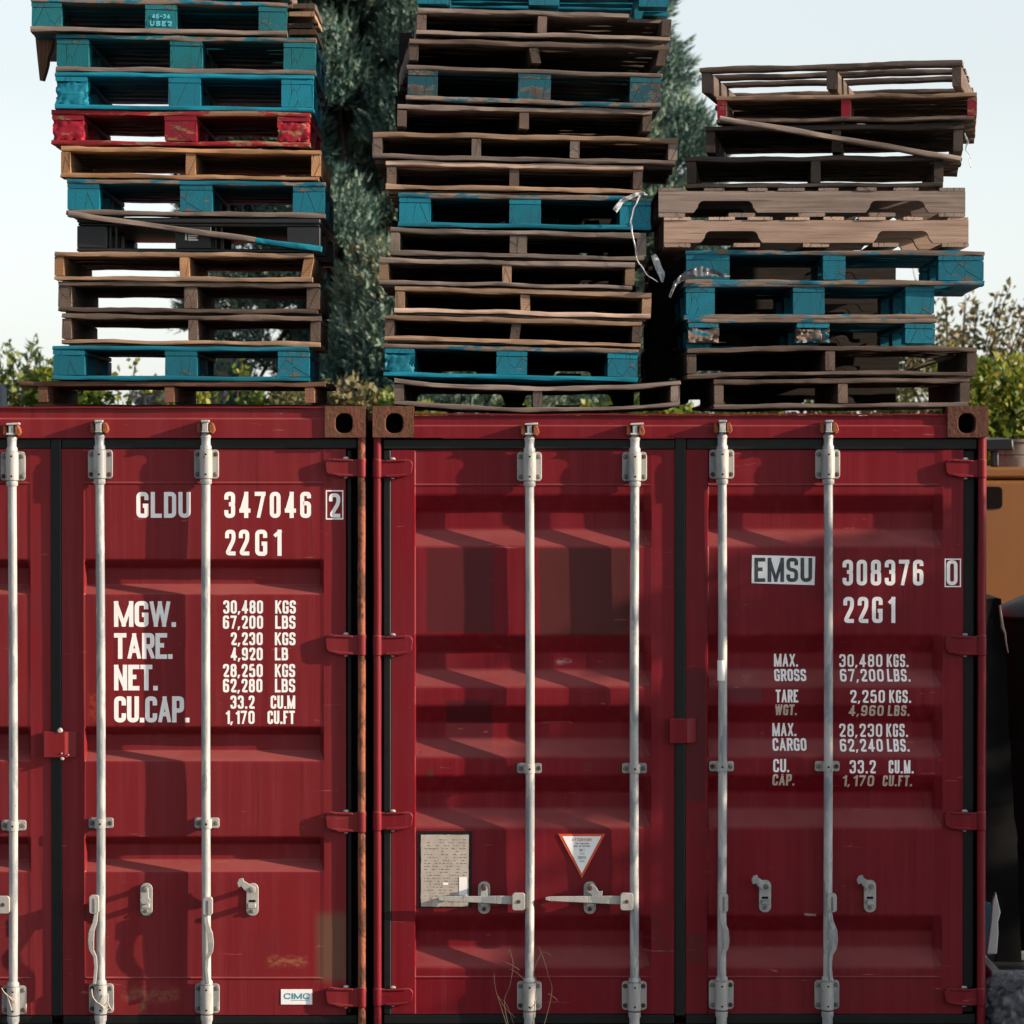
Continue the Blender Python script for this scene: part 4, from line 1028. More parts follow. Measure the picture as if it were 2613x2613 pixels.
def chipped_block(mb, x0, x1, y0, y1, z0, z1, amt=.012, seed=0):
    """block with a gnawed, splintered face: dense box pushed in by noise"""
    nx, ny, nz = 16, 8, 11
    bm = bmesh.new()
    def grid(fn, na, nb):
        vv = [[bm.verts.new(fn(i/na, j/nb)) for j in range(nb+1)] for i in range(na+1)]
        for i in range(na):
            for j in range(nb): bm.faces.new((vv[i][j], vv[i+1][j], vv[i+1][j+1], vv[i][j+1]))
    X = lambda f: x0+(x1-x0)*f; Y = lambda f: y0+(y1-y0)*f; Z = lambda f: z0+(z1-z0)*f
    grid(lambda a,b: (X(a), y0, Z(b)), nx, nz); grid(lambda a,b: (X(1-a), y1, Z(b)), nx, nz)
    grid(lambda a,b: (x1, Y(a), Z(b)), ny, nz); grid(lambda a,b: (x0, Y(1-a), Z(b)), ny, nz)
    grid(lambda a,b: (X(a), Y(b), z1), nx, ny); grid(lambda a,b: (X(a), Y(1-b), z0), nx, ny)
    bmesh.ops.remove_doubles(bm, verts=bm.verts, dist=1e-5)
    c = Vector(((x0+x1)/2, (y0+y1)/2, (z0+z1)/2))
    for v in bm.verts:
        p = v.co.copy(); d = (p - c)
        e = max(abs(d.x)/(x1-x0), abs(d.z)/(z1-z0)) * 2
        n = mnoise.noise(p*34 + Vector((seed,0,0))) + .9*mnoise.noise(p*95 + Vector((seed,5,0))) - .1
        k = amt * (.25 + e**3) * max(-.1, n + .3)
        v.co = p - Vector((d.x/(x1-x0), d.y/(y1-y0), d.z/(z1-z0)*.2)) * k * 1.6
    bm.verts.index_update()
    base = len(mb.v)
    vs = [tuple(v.co) for v in bm.verts]; fs = []; uvs = []; 
    for f in bm.faces:
        fs.append(tuple(v.index for v in f.verts)); uvs.append([(v.co.x + seed, v.co.z + v.co.y) for v in f.verts])
    mb.add(vs, fs, uvs); bm.free()

class Pal:
    def __init__(s, kind, label, box, Y=.05, yaw=0.0, depth=None, cat='pallet', name='wooden_pallet', group='pallets stacked on the containers'):
        xl, xr, tl, tr, bl, br = box
        cx = (xl+xr)/2; k = (CAMD+Y)/CAMD/474.7
        s.W = (xr-xl)*k / math.cos(yaw); s.h = ((bl+br)/2-(tl+tr)/2)*k
        base = at(cx, (bl+br)/2, Y)
        roll = math.atan2(((tr+br)-(tl+bl))/2, (xr-xl))
        s.D = depth or 1.10
        fwd = Vector((-math.sin(yaw), math.cos(yaw), 0))
        s.root = thing(name, label, cat, base + fwd*s.D/2, group)
        s.root.rotation_euler = (0, roll, yaw)
        s.k = k; s.cx = cx
    def lx(s, px): return (px - s.cx)*s.k
    def part(s, name, mb, mat): return mb.build(name, mat, s.root, sharp=50)

def stringer_pallet(label, box, wood_top='grey', wood_bot=None, wood_str=None, sx=None, Y=.05, yaw=0.0, depth=1.1,
                    sag=0.0, front_bottom=True, broken=None, tops=None, sw=.037, front_top=True, lean=None, short=None, nb=5, inset=0.0, str_paint=None, ntop=7, bwf=1.0):
    p = Pal('s', label, box, Y, yaw, depth)
    wb = W[wood_bot or wood_top]; wt = W[wood_top]; ws = W[wood_str or wood_top]
    hw, hd, h = p.W/2, p.D/2, p.h
    tt, tb = .0185, .0165
    # top deck
    mb = MB(); y = -hd
    n = ntop; tot = p.D; bw = tot / n
    for i in range(n):
        wd = bwf * (bw * prng.uniform(.72, .90) if i not in (0, n-1) else bw*.9)
        y0 = -hd + bw*i if i < n-1 else hd - wd
        if i == 0 and not front_top: continue
        xa, xb = -hw + prng.uniform(0, .006), hw - prng.uniform(0, .006)
        if i == 0: xa, xb = -hw, hw
        if i == 0 and short: xa, xb = p.lx(short[0]), p.lx(short[1])
        board(mb, xa, xb, y0, y0+wd, h-tt, h, 'x', 30, .0026, sag)
    p.part('top_deck', mb, wt)
    mb = MB()
    nbt = nb; bw = tot/nbt
    for i in range(nbt):
        wd = .10 if i not in (0, nbt-1) else .125
        y0 = -hd if i == 0 else (hd - wd if i == nbt-1 else -hd + bw*(i+.5) - wd/2)
        if i == 0 and not front_bottom: continue
        board(mb, -hw, hw - prng.uniform(0,.01), y0, y0+wd, 0, tb, 'x', 30, .0026, sag)
    p.part('bottom_deck', mb, wb)
    if sx is None: sx = [box[0] + 9, (box[0]+box[1])/2, box[1] - 9]
    for i, q in enumerate(sx):
        mb = MB(); x = p.lx(q); l = min(max(x, -hw + sw/2 + inset), hw - sw/2 - inset)
        fr = (l + hw) / (2*hw); dz = sag * (1 - (2*fr-1)**2)
        m0 = len(mb.v)
        board(mb, l - sw/2, l + sw/2, -hd + prng.uniform(.002,.012), hd - .004, tb + .0015, h - tt - .0015, 'y', 10, .0016)
        if lean and i in lean:
            mb.v = [(vx + (vz - h/2)*lean[i], vy, vz) for vx, vy, vz in mb.v]
        mb.v = [(vx, vy, vz+dz) for vx, vy, vz in mb.v]
        o = p.part('stringer', mb, W[str_paint] if (str_paint) else ws)
    if broken: broken_board(p, *broken)
    return p
def broken_board(p, pts, wd=.02, th=.016, mat='grey', name='broken_board', mat2=None, split=.75):
    """loose plank hanging along pixel points [(x,y),(x,y)] in front of the pallet, in the pallet's own space"""
    (xa, ya), (xb, yb), Yf = pts
    inv = p.root.matrix_basis.inverted()
    A = inv @ at(xa, ya, Yf); B = inv @ at(xb, yb, Yf + .01)
    d = (B - A); L = d.length; ux = d.normalized(); uz = Vector((-ux.z, 0, ux.x)).normalized(); uy = ux.cross(uz) * -1
    segs = [(0, L, mat)] if not mat2 else [(0, L*split, mat), (L*split + .0005, L, mat2)]
    root = None
    for i, (l0, l1, m) in enumerate(segs):
        mb = MB(); board(mb, l0, l1, 0, .085, -wd/2, wd/2, 'x', 16, .002)
        mb.v = [tuple(A + ux*vx + Vector((0,1,0))*vy + uz*vz) for vx, vy, vz in mb.v]
        o = mb.build(name if i == 0 else 'painted_end', W[m], p.root if root is None else root, sharp=50)
        if root is None: root = o

def block_pallet(label, box, col='blue', blocks=None, Y=.05, yaw=0.0, depth=1.1, bw=.132, front_bottom=True, chipped=(), lead='same', bot='same',
                 broken=None, marks=None, front_top=True, name='wooden_pallet', rear_bottom=True, gap_top=0.0):
    p = Pal('b', label, box, Y, yaw, depth, name=name)
    w = W[col]; hw, hd, h = p.W/2, p.D/2, p.h
    tt, ts, tb = .017, .019, .018
    mb = MB(); n = 7; sp = p.D/n
    for i in range(n):
        wd = sp*.86 if i in (0, n-1) else sp*prng.uniform(.66,.8)
        y0 = -hd + sp*i if i < n-1 else hd - wd
        if i == 0 and lead != 'same':
            continue
        board(mb, -hw, hw - prng.uniform(0,.006), y0, y0+wd, h-tt, h, 'x', 20, .0018)
    p.part('top_deck', mb, w)
    if lead != 'same' and lead is not None:
        mb = MB(); board(mb, -hw, hw, -hd, -hd+.12, h-tt, h, 'x', 24, .0022); p.part('lead_board', mb, W[lead])
    if blocks is None: blocks = [(box[0], box[0]+62), ((box[0]+box[1])/2-31, (box[0]+box[1])/2+31), (box[1]-62, box[1])]
    for bi, (a, b) in enumerate(blocks):
        xa, xb = max(p.lx(a), -hw+.001), min(p.lx(b), hw-.001)
        mb = MB(); board(mb, xa+.001, xb-.002, -hd+.004, hd-.004, h-tt-ts-.001, h-tt-.001, 'y', 10, .0014)
        p.part('stringer_board', mb, w)
        for ri, yy in enumerate((-hd+.006, -.07, hd-.146)):
            mb = MB()
            z0, z1 = tb+.0015, h-tt-ts-.003
            if bi in chipped and ri == 0:
                chipped_block(mb, xa+.002, xb-.002, yy, yy+.14, z0, z1, chipped[bi] if isinstance(chipped, dict) else .012, bi*3.1+box[0])
            else:
                board(mb, xa+.002, xb-.002, yy, yy+.14, z0, z1, 'y', 6, .0013, ch=.003)
            bo = p.part('block', mb, W['blue_worn'] if (bi in chipped and chipped[bi] >= .023 and ri == 0 and col == 'blue_bright') else w)
            if marks and ri == 0 and bi == marks[0]:
                mk_ = MB(); zc = (z0+z1)/2; xc = (xa+xb)/2
                letters(mk_, marks[1], xc-.036, xc+.036, zc+.002, zc+.020, .0048, .4, None, yy-.004)
                letters(mk_, marks[2], xc-.044, xc+.044, zc-.028, zc-.008, .0055, .4, None, yy-.004)
                mk_.build('stencil_mark', M['blue_chalk'], bo)
    mb = MB()
    for ri, yy in enumerate((-hd, -.07, hd-.14)):
        if ri == 0 and not front_bottom: continue
        if ri == 2 and not rear_bottom: continue
        if ri == 0 and bot != 'same': continue
        board(mb, -hw, hw - prng.uniform(0,.005), yy, yy+.14, 0, tb, 'x', 20, .0018)
    for xx in (-hw, hw-.10):
        board(mb, xx, xx+.10, -hd+.142, -.072, 0.0005, tb-.001, 'y', 6, .001); board(mb, xx, xx+.10, .072, hd-.142, 0.0005, tb-.001, 'y', 6, .001)
    p.part('bottom_deck', mb, w)
    if bot != 'same' and bot is not None:
        mb = MB(); board(mb, -hw, hw, -hd, -hd+.12, 0, tb, 'x', 24, .0022); p.part('bottom_lead_board', mb, W[bot])
    if broken: broken_board(p, *broken)
    return p

def notched_pallet(label, box, col, notches, Y=.05, depth=1.0, htop=.012, hbot=.016, notch_h=.048, nt=8):
    p = Pal('n', label, box, Y, 0.0, depth)
    w = W[col]; hw, hd, h = p.W/2, p.D/2, p.h
    zb, zt = hbot, h - htop
    for si, yy in enumerate((-hd, -.02, hd-.04)):
        pts = [(-hw, zb+.001)]
        for a, b in notches:
            xa, xb = p.lx(a), p.lx(b); r = .026
            pts += [(xa - .012, zb+.001)]
            for k in range(7): t = R(180 - 90*k/6); pts.append((xa + r + r*math.cos(t) + .004, zb + notch_h - r + r*math.sin(t)))
            for k in range(7): t = R(90 - 90*k/6); pts.append((xb - r + r*math.cos(t) - .004, zb + notch_h - r + r*math.sin(t)))
            pts += [(xb + .012, zb+.001)]
        pts.append((hw, zb+.001))
        nseg = 30
        top = [(hw - 2*hw*i/nseg, zt-.001 + .0018*mnoise.noise(Vector((i*.6, si, box[0])))) for i in range(nseg+1)]
        pts = [(x, z + .0015*mnoise.noise(Vector((x*12, si*2, 4)))) for x, z in pts] + top
        mb = MB(); mb.extrude_y(pts, yy, yy+.038)
        so_ = prng.random()*9
        mb.uv = [[(mb.v[i][0] + so_, mb.v[i][2] + mb.v[i][1]*.5 + so_) for i in f] for f in mb.f]
        mb.build('stringer', w, p.root, sharp=40)
    mb = MB(); sp = 2*hw/nt
    for i in range(nt):
        wd = sp*prng.uniform(.5, .72); x0 = -hw + sp*i + (sp-wd)*prng.uniform(.3,.7)
        if i == 0: x0 = -hw
        if i == nt-1: x0 = hw-wd
        board(mb, x0, x0+wd, -hd - prng.uniform(-.004, .006), hd, zt, h, 'y', 8, .0014)
    p.part('top_deck', mb, w)
    mb = MB(); nb_ = 5; sp = 2*hw/nb_
    for i in range(nb_):
        wd = .105; x0 = -hw + (2*hw-wd)*i/(nb_-1)
        board(mb, x0, x0+wd, -hd - prng.uniform(-.004, .006), hd, 0, hbot, 'y', 8, .0014)
    p.part('bottom_deck', mb, w)
    return p

M['blue_chalk'] = plain('pale_blue_stencil', (0.10, 0.42, 0.52), 0.8, 0.3, 60, 0.2)
def B(xl, xr, tl, tr, bl, br): return (xl, xr, tl, tr, bl, br)

# ---- left stack, top to bottom
stringer_pallet('unseen pallet added over the stencilled blue pallet to block light', B(66,548,-68,-66,-4,-3), 'brown', Y=.06, yaw=R(2))  # added out of view to keep light out of the pallet below
pL1 = block_pallet('blue block pallet with stencilled middle block, topmost of the left stack', B(60,541,-2,2,59,66), 'teal', Y=.05, yaw=R(3.5), blocks=[(60,118),(273,334),(486,541)], marks=(1,'46-34','USE2'), bot='grey', lead='blue_worn')
mb = MB(); inv = pL1.root.matrix_basis.inverted()
ppts = [(66,64),(101,64),(98,84),(95,98),(90,108),(89,122),(86,134),(80,153),(75,152),(70,105)]
q = [inv @ at(x, y, .30) for x, y in ppts]
vv = [tuple(a) for a in q] + [tuple(a + Vector((.01, .018, 0))) for a in q]; k = len(q)
uv0 = [[(a.z*1.0, a.x) for a in q]]*1
mb.add(vv, [tuple(reversed(range(k))), tuple(range(k, 2*k))] + [(i, (i+1) % k, k+(i+1) % k, k+i) for i in range(k)],
       [[(q[i].z, q[i].x) for i in reversed(range(k))], [(q[i].z, q[i].x) for i in range(k)]] + [[(0,0)]*4]*k)
mb.build('broken_board', W['rustwood'], pL1.root)
block_pallet('teal block pallet set slightly right under the stencilled top pallet', B(106,595,65,72,134,141), 'teal', Y=.06, yaw=R(.8), bot='grey', lead='teal_worn')
block_pallet('bright blue block pallet with split blocks above the red pallet', B(104,591,135,142,206,210), 'blue_bright', Y=.045, chipped={0:.013}, yaw=R(1.3))
block_pallet('red painted block pallet, the only all red one', B(97,584,208,212,273,276), 'red', Y=.05, chipped={0:.010, 2:.012}, depth=.95, bot='red_worn', lead='red_worn', front_top=True)
stringer_pallet('clean orange-brown stringer pallet directly under the red pallet', B(115,604,276,283,335,340), 'orange', sx=[124,359,597], Y=.055, yaw=R(.9))
block_pallet('blue block pallet on the black plastic pallet, its bottom plank broken loose', B(126,613,337,344,405,410), 'blue', Y=.06, yaw=R(1), bot='grey', lead='blue_worn',
             broken=(((128,403),(606,470),.02), .021, .014, 'grey', 'broken_board', 'blue_bright', .74))
# black plastic pallet
def plastic_pallet(box, Y=.07):
    p = Pal('p', 'black plastic pallet with open legs in the left stack', box, Y, 0.0, 1.15, name='plastic_pallet')
    hw, hd, h = p.W/2, p.D/2, p.h
    mb = MB(); mb.box(-hw, hw, -hd, hd, h-.022, h)
    for x0, x1 in ((-hw, p.lx(214)), (p.lx(331), p.lx(424)), (p.lx(541), hw)): pass
    mb.box(-hw+.004, hw-.004, -hd+.004, hd-.004, h-.034, h-.0225)
    mb.build('deck', M['black_plastic'], p.root, bevel=.006)
    for x0, x1 in ((-hw+.001, p.lx(202)), (p.lx(331), p.lx(398)), (p.lx(541), hw-.001)):
        for y0, y1 in ((-hd+.001, -hd+.14), (-.07, .07), (hd-.14, hd-.001)):
            mb = MB(); t = .012
            mb.box(x0, x1, y0, y0+t, .014, h-.035); mb.box(x0, x1, y1-t, y1, .014, h-.035)
            mb.box(x0, x0+t, y0+t+.001, y1-t-.001, .014, h-.035); mb.box(x1-t, x1, y0+t+.001, y1-t-.001, .014, h-.035)
            mb.box((x0+x1)/2-.006, (x0+x1)/2+.006, y0+t+.001, y1-t-.001, .014, h-.035)
            mb.build('leg', M['black_plastic'], p.root, bevel=.003)
    for x0 in (p.lx(205), p.lx(216), p.lx(404), p.lx(415)):
        mb = MB(); mb.box(x0, x0+.008, -hd+.03, -hd+.05, .014, h-.035); mb.build('rib', M['black_plastic'], p.root)
    mb = MB()
    for y0, y1 in ((-hd, -hd+.12), (-.06, .06), (hd-.12, hd)): mb.box(-hw, hw, y0, y1, 0, .0135)
    mb.build('runner', M['black_plastic'], p.root, bevel=.004)
    mb = MB(); xa = p.lx(349); z = p.h*.30
    for r_ in range(4):
        zz = z + .030 - r_*.0085
        mb.add([(xa+.012, -hd-.0008, zz), (xa+.052-(.006 if r_ == 2 else 0), -hd-.0008, zz), (xa+.052-(.006 if r_ == 2 else 0), -hd-.0008, zz+.0055), (xa+.012, -hd-.0008, zz+.0055)], [(0,1,2,3)])
    mb.add([(xa, -hd-.0008, z+.006), (xa+.007, -hd-.0008, z+.006), (xa+.006, -hd-.0008, z+.034), (xa+.002, -hd-.0008, z+.036)], [(0,1,2,3)])
    mb.build('label_print', M['white_paint'], p.root)
M['black_plastic'] = plain('black_plastic', (0.013, 0.014, 0.016), 0.45, 0.4, 20, 0.4)
plastic_pallet(B(145,604,410,412,474,477))
stringer_pallet('tan stringer pallet with splintered right end under the black plastic pallet', B(103,590,476,476,527,533), 'tan', 'tan', 'orange', sx=[111,348,579], Y=.04, yaw=R(.9), lean={2:.18})
stringer_pallet('old brown pallet with a broad middle post, under the splintered tan pallet', B(110,602,530,534,587,592), 'brown', 'brown', 'brown', sx=[121,359,591], Y=.05, yaw=R(1), sw=.052)
stringer_pallet('old brown pallet with a pale chip on its middle stringer, above a blue pallet', B(117,605,592,596,647,653), 'brown', 'tan', 'brown', sx=[125,364,594], Y=.05, yaw=R(1.2))
block_pallet('lowest blue block pallet of the left stack, lying on a wide brown pallet', B(99,584,651,656,717,719), 'blue', Y=.05, yaw=R(.8), blocks=[(99,160),(310,372),(523,584)])
stringer_pallet('wide reddish-brown pallet at the bottom of the left stack', B(36,613,719,721,767,768), 'rustwood', 'rustwood', 'rustwood', sx=[80,319,584], Y=.06, depth=1.0, front_bottom=False, nb=3)
# loose planks on the top left
for i, (y, dy) in enumerate(((6,.10),(22,.14),(44,.10),(57,.12))):
    a = at(545, y+4, .42)
    o = MB(); L0 = at(588, y+4, .42).x - a.x
    board(o, 0, L0 + .02*prng.random(), 0, .5 + .2*prng.random(), -.010, .010, 'y', 10, .003)
    ob = o.build('loose_plank', W[('brown','tan','dark','orange')[i]], sharp=50); ob.location = a
    tag(ob, ('weathered brown loose plank, highest of four beside the top left pallet', 'paler tan loose plank, second from the top beside the top left pallet',
             'dark loose plank, second from the bottom beside the top left pallet', 'orange-brown loose plank, lowest of four beside the top left pallet')[i], 'plank', group='loose planks at the top of the left stack')

# ---- middle stack
block_pallet('blue block pallet cut by the photo edge, topmost of the middle stack', B(786,1263,-52,-46,15,22), 'blue_bright', Y=.05, bot=None, front_bottom=False, blocks=[(787,846),(997,1056),(1204,1263)])
stringer_pallet('brown pallet with snapped top plank, second in the middle stack', B(786,1266,16,26,66,75), 'grey', 'grey', 'brown', sx=[796,1023,1258], Y=.05, yaw=R(2.5), short=(788,1186))
stringer_pallet('brown pallet with leaning middle stringer above a worn dark blue pallet', B(773,1263,75,84,123,131), 'brown', 'brown', 'brown', sx=[780,1009,1250], Y=.06, yaw=R(4), front_bottom=False, lean={1:-.22, 2:.2})
block_pallet('dark worn blue block pallet with bare wood lead board, upper middle stack', B(766,1247,124,138,188,204), 'blue_dark', Y=.05, blocks=[(768,826),(976,1039),(1187,1247)], lead='grey', bot='blue_worn', yaw=R(1))
stringer_pallet('brown pallet under the worn dark blue one in the middle stack', B(750,1230,197,207,247,254), 'grey', 'dark', 'brown', sx=[757,989,1222], Y=.06, front_bottom=False, yaw=R(2))
stringer_pallet('extra wide pallet with four stringers jutting from the middle stack', B(703,1278,248,261,299,310), 'tan', 'grey', 'grey', sx=[709,898,1084,1272], Y=.04, depth=1.0)
stringer_pallet('pinkish pine pallet right below the extra wide four-stringer pallet', B(728,1213,303,313,356,364), 'pine', 'tan', 'brown', sx=[738,970,1203], Y=.05)
block_pallet('blue block pallet with torn white film on its right block', B(751,1229,366,369,425,436), 'blue_bright', Y=.05, lead='blue_worn', blocks=[(752,813),(960,1021),(1168,1228)])
stringer_pallet('grey pallet with an extra short block beside its middle stringer', B(736,1218,429,441,480,492), 'grey', 'grey', 'grey', sx=[742,970,985,1211], Y=.05)
stringer_pallet('grey pallet shifted left, below the one with the extra short block', B(715,1197,487,496,535,547), 'grey', 'grey', 'tan', sx=[723,956,1189], Y=.045)
stringer_pallet('tan pallet shifted right, directly below the left-shifted grey pallet', B(744,1228,539,553,588,601), 'tan', 'pine', 'tan', sx=[754,990,1222], Y=.05, lean={1:-.06})
stringer_pallet('weathered tan pallet lying directly on the lowest blue pallet of the middle stack', B(725,1210,594,606,641,655), 'tan', 'tan', 'brown', sx=[734,972,1203], Y=.05, lean={1:.12})
block_pallet('lowest blue block pallet of the middle stack, ragged left block', B(724,1204,650,658,708,722), 'blue_bright', Y=.05, blocks=[(725,782),(935,995),(1145,1203)], chipped={0:.014}, lead='blue_worn')
stringer_pallet('sagging grey pallet at the bottom of the middle stack', B(744,1283,715,717,762,766), 'grey', 'grey', 'grey', sx=[752,1014,1275], Y=.05, sag=-.026)

# ---- right stack
stringer_pallet('open weathered pallet on top of the right stack, sky showing through', B(1323,1810,124,117,177,176), 'brown', 'grey', 'brown', sx=[1331,1568,1803], Y=.06, yaw=R(-10), front_bottom=False, ntop=4, nb=3, bwf=.42, depth=1.15)
stringer_pallet('weathered pallet with red painted stringer ends', B(1354,1839,179,176,228,230), 'tan', 'brown', 'tan', sx=[1362,1596,1832], Y=.05, yaw=R(-7), str_paint=None,
                broken=(((1358,222),(1813,299),-.02), .020, .014, 'grey'))
stringer_pallet('dark pallet behind the fallen diagonal plank, right stack', B(1332,1816,236,236,293,295), 'dark', 'dark', 'dark', sx=[1340,1578,1806], Y=.08, yaw=R(-6), front_bottom=False)
stringer_pallet('dark grey-brown pallet lying on the upper notched pallet', B(1295,1778,295,295,352,354), 'dark', 'dark', 'dark', sx=[1305,1539,1771], Y=.07, yaw=R(-4))
notched_pallet('grey notched-side pallet, upper of the two notched ones', B(1243,1821,355,354,409,409), 'grey', [(1315,1423),(1639,1747)], Y=.03)
notched_pallet('pale pine notched-side pallet with big knots, lower of the two', B(1253,1827,410,409,466,466), 'pine', [(1328,1433),(1653,1754)], Y=.03)
block_pallet('long blue block pallet jutting out to the right under the notched pallets', B(1294,1856,472,474,535,539), 'blue', Y=.04, blocks=[(1294,1378),(1552,1596),(1769,1856)], depth=1.0, yaw=R(-2), lead='blue_worn', bot='blue_worn')
block_pallet('blue block pallet with worn pinkish bottom board, middle of the three right blue ones', B(1291,1764,534,532,602,602), 'blue', Y=.05, blocks=[(1294,1350),(1496,1557),(1708,1764)], lead='blue_worn', bot='blue_worn')
block_pallet('blue block pallet with two crumbling blocks, lowest blue one in the right stack', B(1298,1766,600,602,655,657), 'blue_bright', Y=.05, blocks=[(1299,1357),(1503,1566),(1707,1765)], chipped={0:.024, 1:.026}, front_bottom=False, lead='blue_worn')
stringer_pallet('warped brown pallet with a loose slanting board, second from the bottom on the right', B(1297,1843,658,656,714,710), 'brown', 'brown', 'brown', sx=[1305,1567,1835], Y=.05, sag=.010, depth=1.0,
                broken=(((1700,706),(1800,670),.35), .018, .014, 'brown'))
stringer_pallet('dark brown pallet at the bottom of the right stack', B(1347,1830,716,712,771,767), 'brown', 'grey', 'brown', sx=[1357,1591,1822], Y=.06)
# pile added behind the right stack, near-black so the gaps look shaded
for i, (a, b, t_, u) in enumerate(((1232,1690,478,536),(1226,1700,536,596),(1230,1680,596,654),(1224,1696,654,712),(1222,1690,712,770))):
    notched_pallet(('dark pallet at the top of the pile added behind the right stack','dark pallet second from the top in the pile added behind the right stack','dark pallet in the middle of the pile added behind the right stack',
                    'dark pallet second from the bottom in the pile added behind the right stack','dark pallet at the bottom of the pile added behind the right stack')[i], B(a,b,t_,t_,u,u), 'gap_black', [(a+75,a+175),(b-175,b-75)], Y=1.19, notch_h=.035)
# second row: dark pallets added behind the middle stack to blacken its gaps
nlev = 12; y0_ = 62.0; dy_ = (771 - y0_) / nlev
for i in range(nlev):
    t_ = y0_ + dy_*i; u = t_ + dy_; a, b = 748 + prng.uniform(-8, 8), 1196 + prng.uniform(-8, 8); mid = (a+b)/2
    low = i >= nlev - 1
    pp = notched_pallet('near-black pallet in the pile added to darken gaps in the middle stack', B(a,b,t_,t_,u,u), 'gap_black', [(a+30, mid-20), (mid+20, b-30)] if low else [(a+70, a+150), (b-150, b-70)],
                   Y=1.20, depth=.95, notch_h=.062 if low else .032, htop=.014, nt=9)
    pp.root['group'] = 'dark pallets added behind the middle stack'
# red paint on the stringer ends of the second right pallet
for o in bpy.data.objects:
    if o.type == 'MESH' and o.name.startswith('stringer') and o.parent and 'red painted' in o.parent.get('label', ''):
        o.data.materials[1] = W['red'][1]

# ---- plastic film and rope scraps
def film(name, label, cat, pts, Y, wd, mat, seed, thick=.0012, crumple=.014):
    """strip of torn film following pixel points; crumpled sheet with thickness"""
    mb = MB(); vs = []; n = len(pts); m = 7; P3 = [at(x, y, Y - .0) for x, y in pts]
    base = P3[0].copy(); seq = []
    for i in range(n-1):
        for k in range(8): seq.append((P3[i].lerp(P3[i+1], k/8), wd[i] + (wd[i+1]-wd[i])*k/8))
    seq.append((P3[-1], wd[-1])); L = len(seq)
    for lay in (0, 1):
        for i, (p, w_) in enumerate(seq):
            d = (seq[min(i+1, L-1)][0] - seq[max(i-1, 0)][0]).normalized(); s_ = d.cross(Vector((0,1,0))).normalized()
            for j in range(m):
                f = j/(m-1) - .5
                q = p + s_*f*w_
                ny = mnoise.noise(Vector((q.x*22+seed, q.z*22, j*.3)))*crumple + mnoise.noise(Vector((q.x*60+seed, q.z*60, 4)))*crumple*.5
                q = q + Vector((mnoise.noise(q*30)*.004, ny + lay*thick, mnoise.noise(q*26 + Vector((5,0,0)))*.005))
                vs.append(tuple(q - base))
    fs = []
    for lay in (0, 1):
        o_ = lay*L*m
        for i in range(L-1):
            for j in range(m-1):
                f = (o_+i*m+j, o_+i*m+j+1, o_+(i+1)*m+j+1, o_+(i+1)*m+j); fs.append(f if lay == 0 else f[::-1])
    mb.add(vs, fs); ob = mb.build(name, mat, sharp=60); ob.location = base
    return tag(ob, label, cat, 'scraps of film and string')
def filmmat(name, col, alpha):
    t = NT(name); t.done(col, .25, 0, .5)
    tr = t.n('ShaderNodeBsdfTransparent'); mx = t.n('ShaderNodeMixShader'); mx.inputs[0].default_value = alpha
    g = t.n('ShaderNodeNewGeometry').outputs['Position']
    f = t.ramp(t.noise(g, 26, 4, .6), [(.3, max(0, alpha-.3)), (.7, min(1, alpha+.3))])
    out = t.t.nodes['Material Output']
    t.l(f, mx.inputs[0]); t.l(tr.outputs[0], mx.inputs[1]); t.l(t.b.outputs[0], mx.inputs[2]); t.l(mx.outputs[0], out.inputs[0])
    return t.m
M['film'] = filmmat('torn_film', (0.55, 0.59, 0.63), .55)
M['film_grey'] = filmmat('grey_film', (0.13, 0.135, 0.15), .8)
M['film_clear'] = filmmat('clear_film', (0.16, 0.18, 0.21), .34)
film('plastic_film', 'wisp of white plastic film over the right block of a blue pallet', 'plastic film', [(1160,398),(1172,382),(1192,370),(1212,366),(1222,368)], .03, (.018,.022,.015,.012,.006), M['film'], 1)
film('plastic_film', 'long white strip of film hanging down from the blue pallet', 'plastic film', [(1208,370),(1196,392),(1190,420),(1194,450),(1200,480),(1206,498),(1222,518),(1240,532)], .02, (.008,.006,.007,.006,.005,.004,.003,.003), M['film'], 2, crumple=.004)
film('plastic_film', 'grey twist of film in the gap between middle and right stacks', 'plastic film', [(1232,482),(1240,498),(1247,515),(1250,532)], .10, (.02,.026,.03,.01), M['film'], 3)
film('plastic_film', 'crumpled grey film on the left corner of the long blue pallet', 'plastic film', [(1262,560),(1276,532),(1300,518),(1322,512),(1346,516),(1378,522)], .015, (.008,.02,.035,.04,.025,.008), M['film_grey'], 4, crumple=.025)
film('plastic_film', 'thin pale string of film at the right side of the diagonal plank', 'plastic film', [(1820,252),(1826,268),(1822,284),(1830,300),(1832,318)], .30, (.006,.010,.006,.008,.003), M['film'], 5, crumple=.004)
film('plastic_film', 'white film crumpled behind the lowest left pallet beside the middle stringer', 'plastic film', [(250,738),(262,752),(276,762),(296,757),(302,738)], 1.35, (.06,.06,.08,.06,.05), M['film'], 6, crumple=.03)
film('plastic_film', 'white film twist behind the lowest left pallet right of its middle stringer', 'plastic film', [(426,738),(418,752),(408,768)], 1.35, (.05,.05,.03), M['film'], 7, crumple=.03)
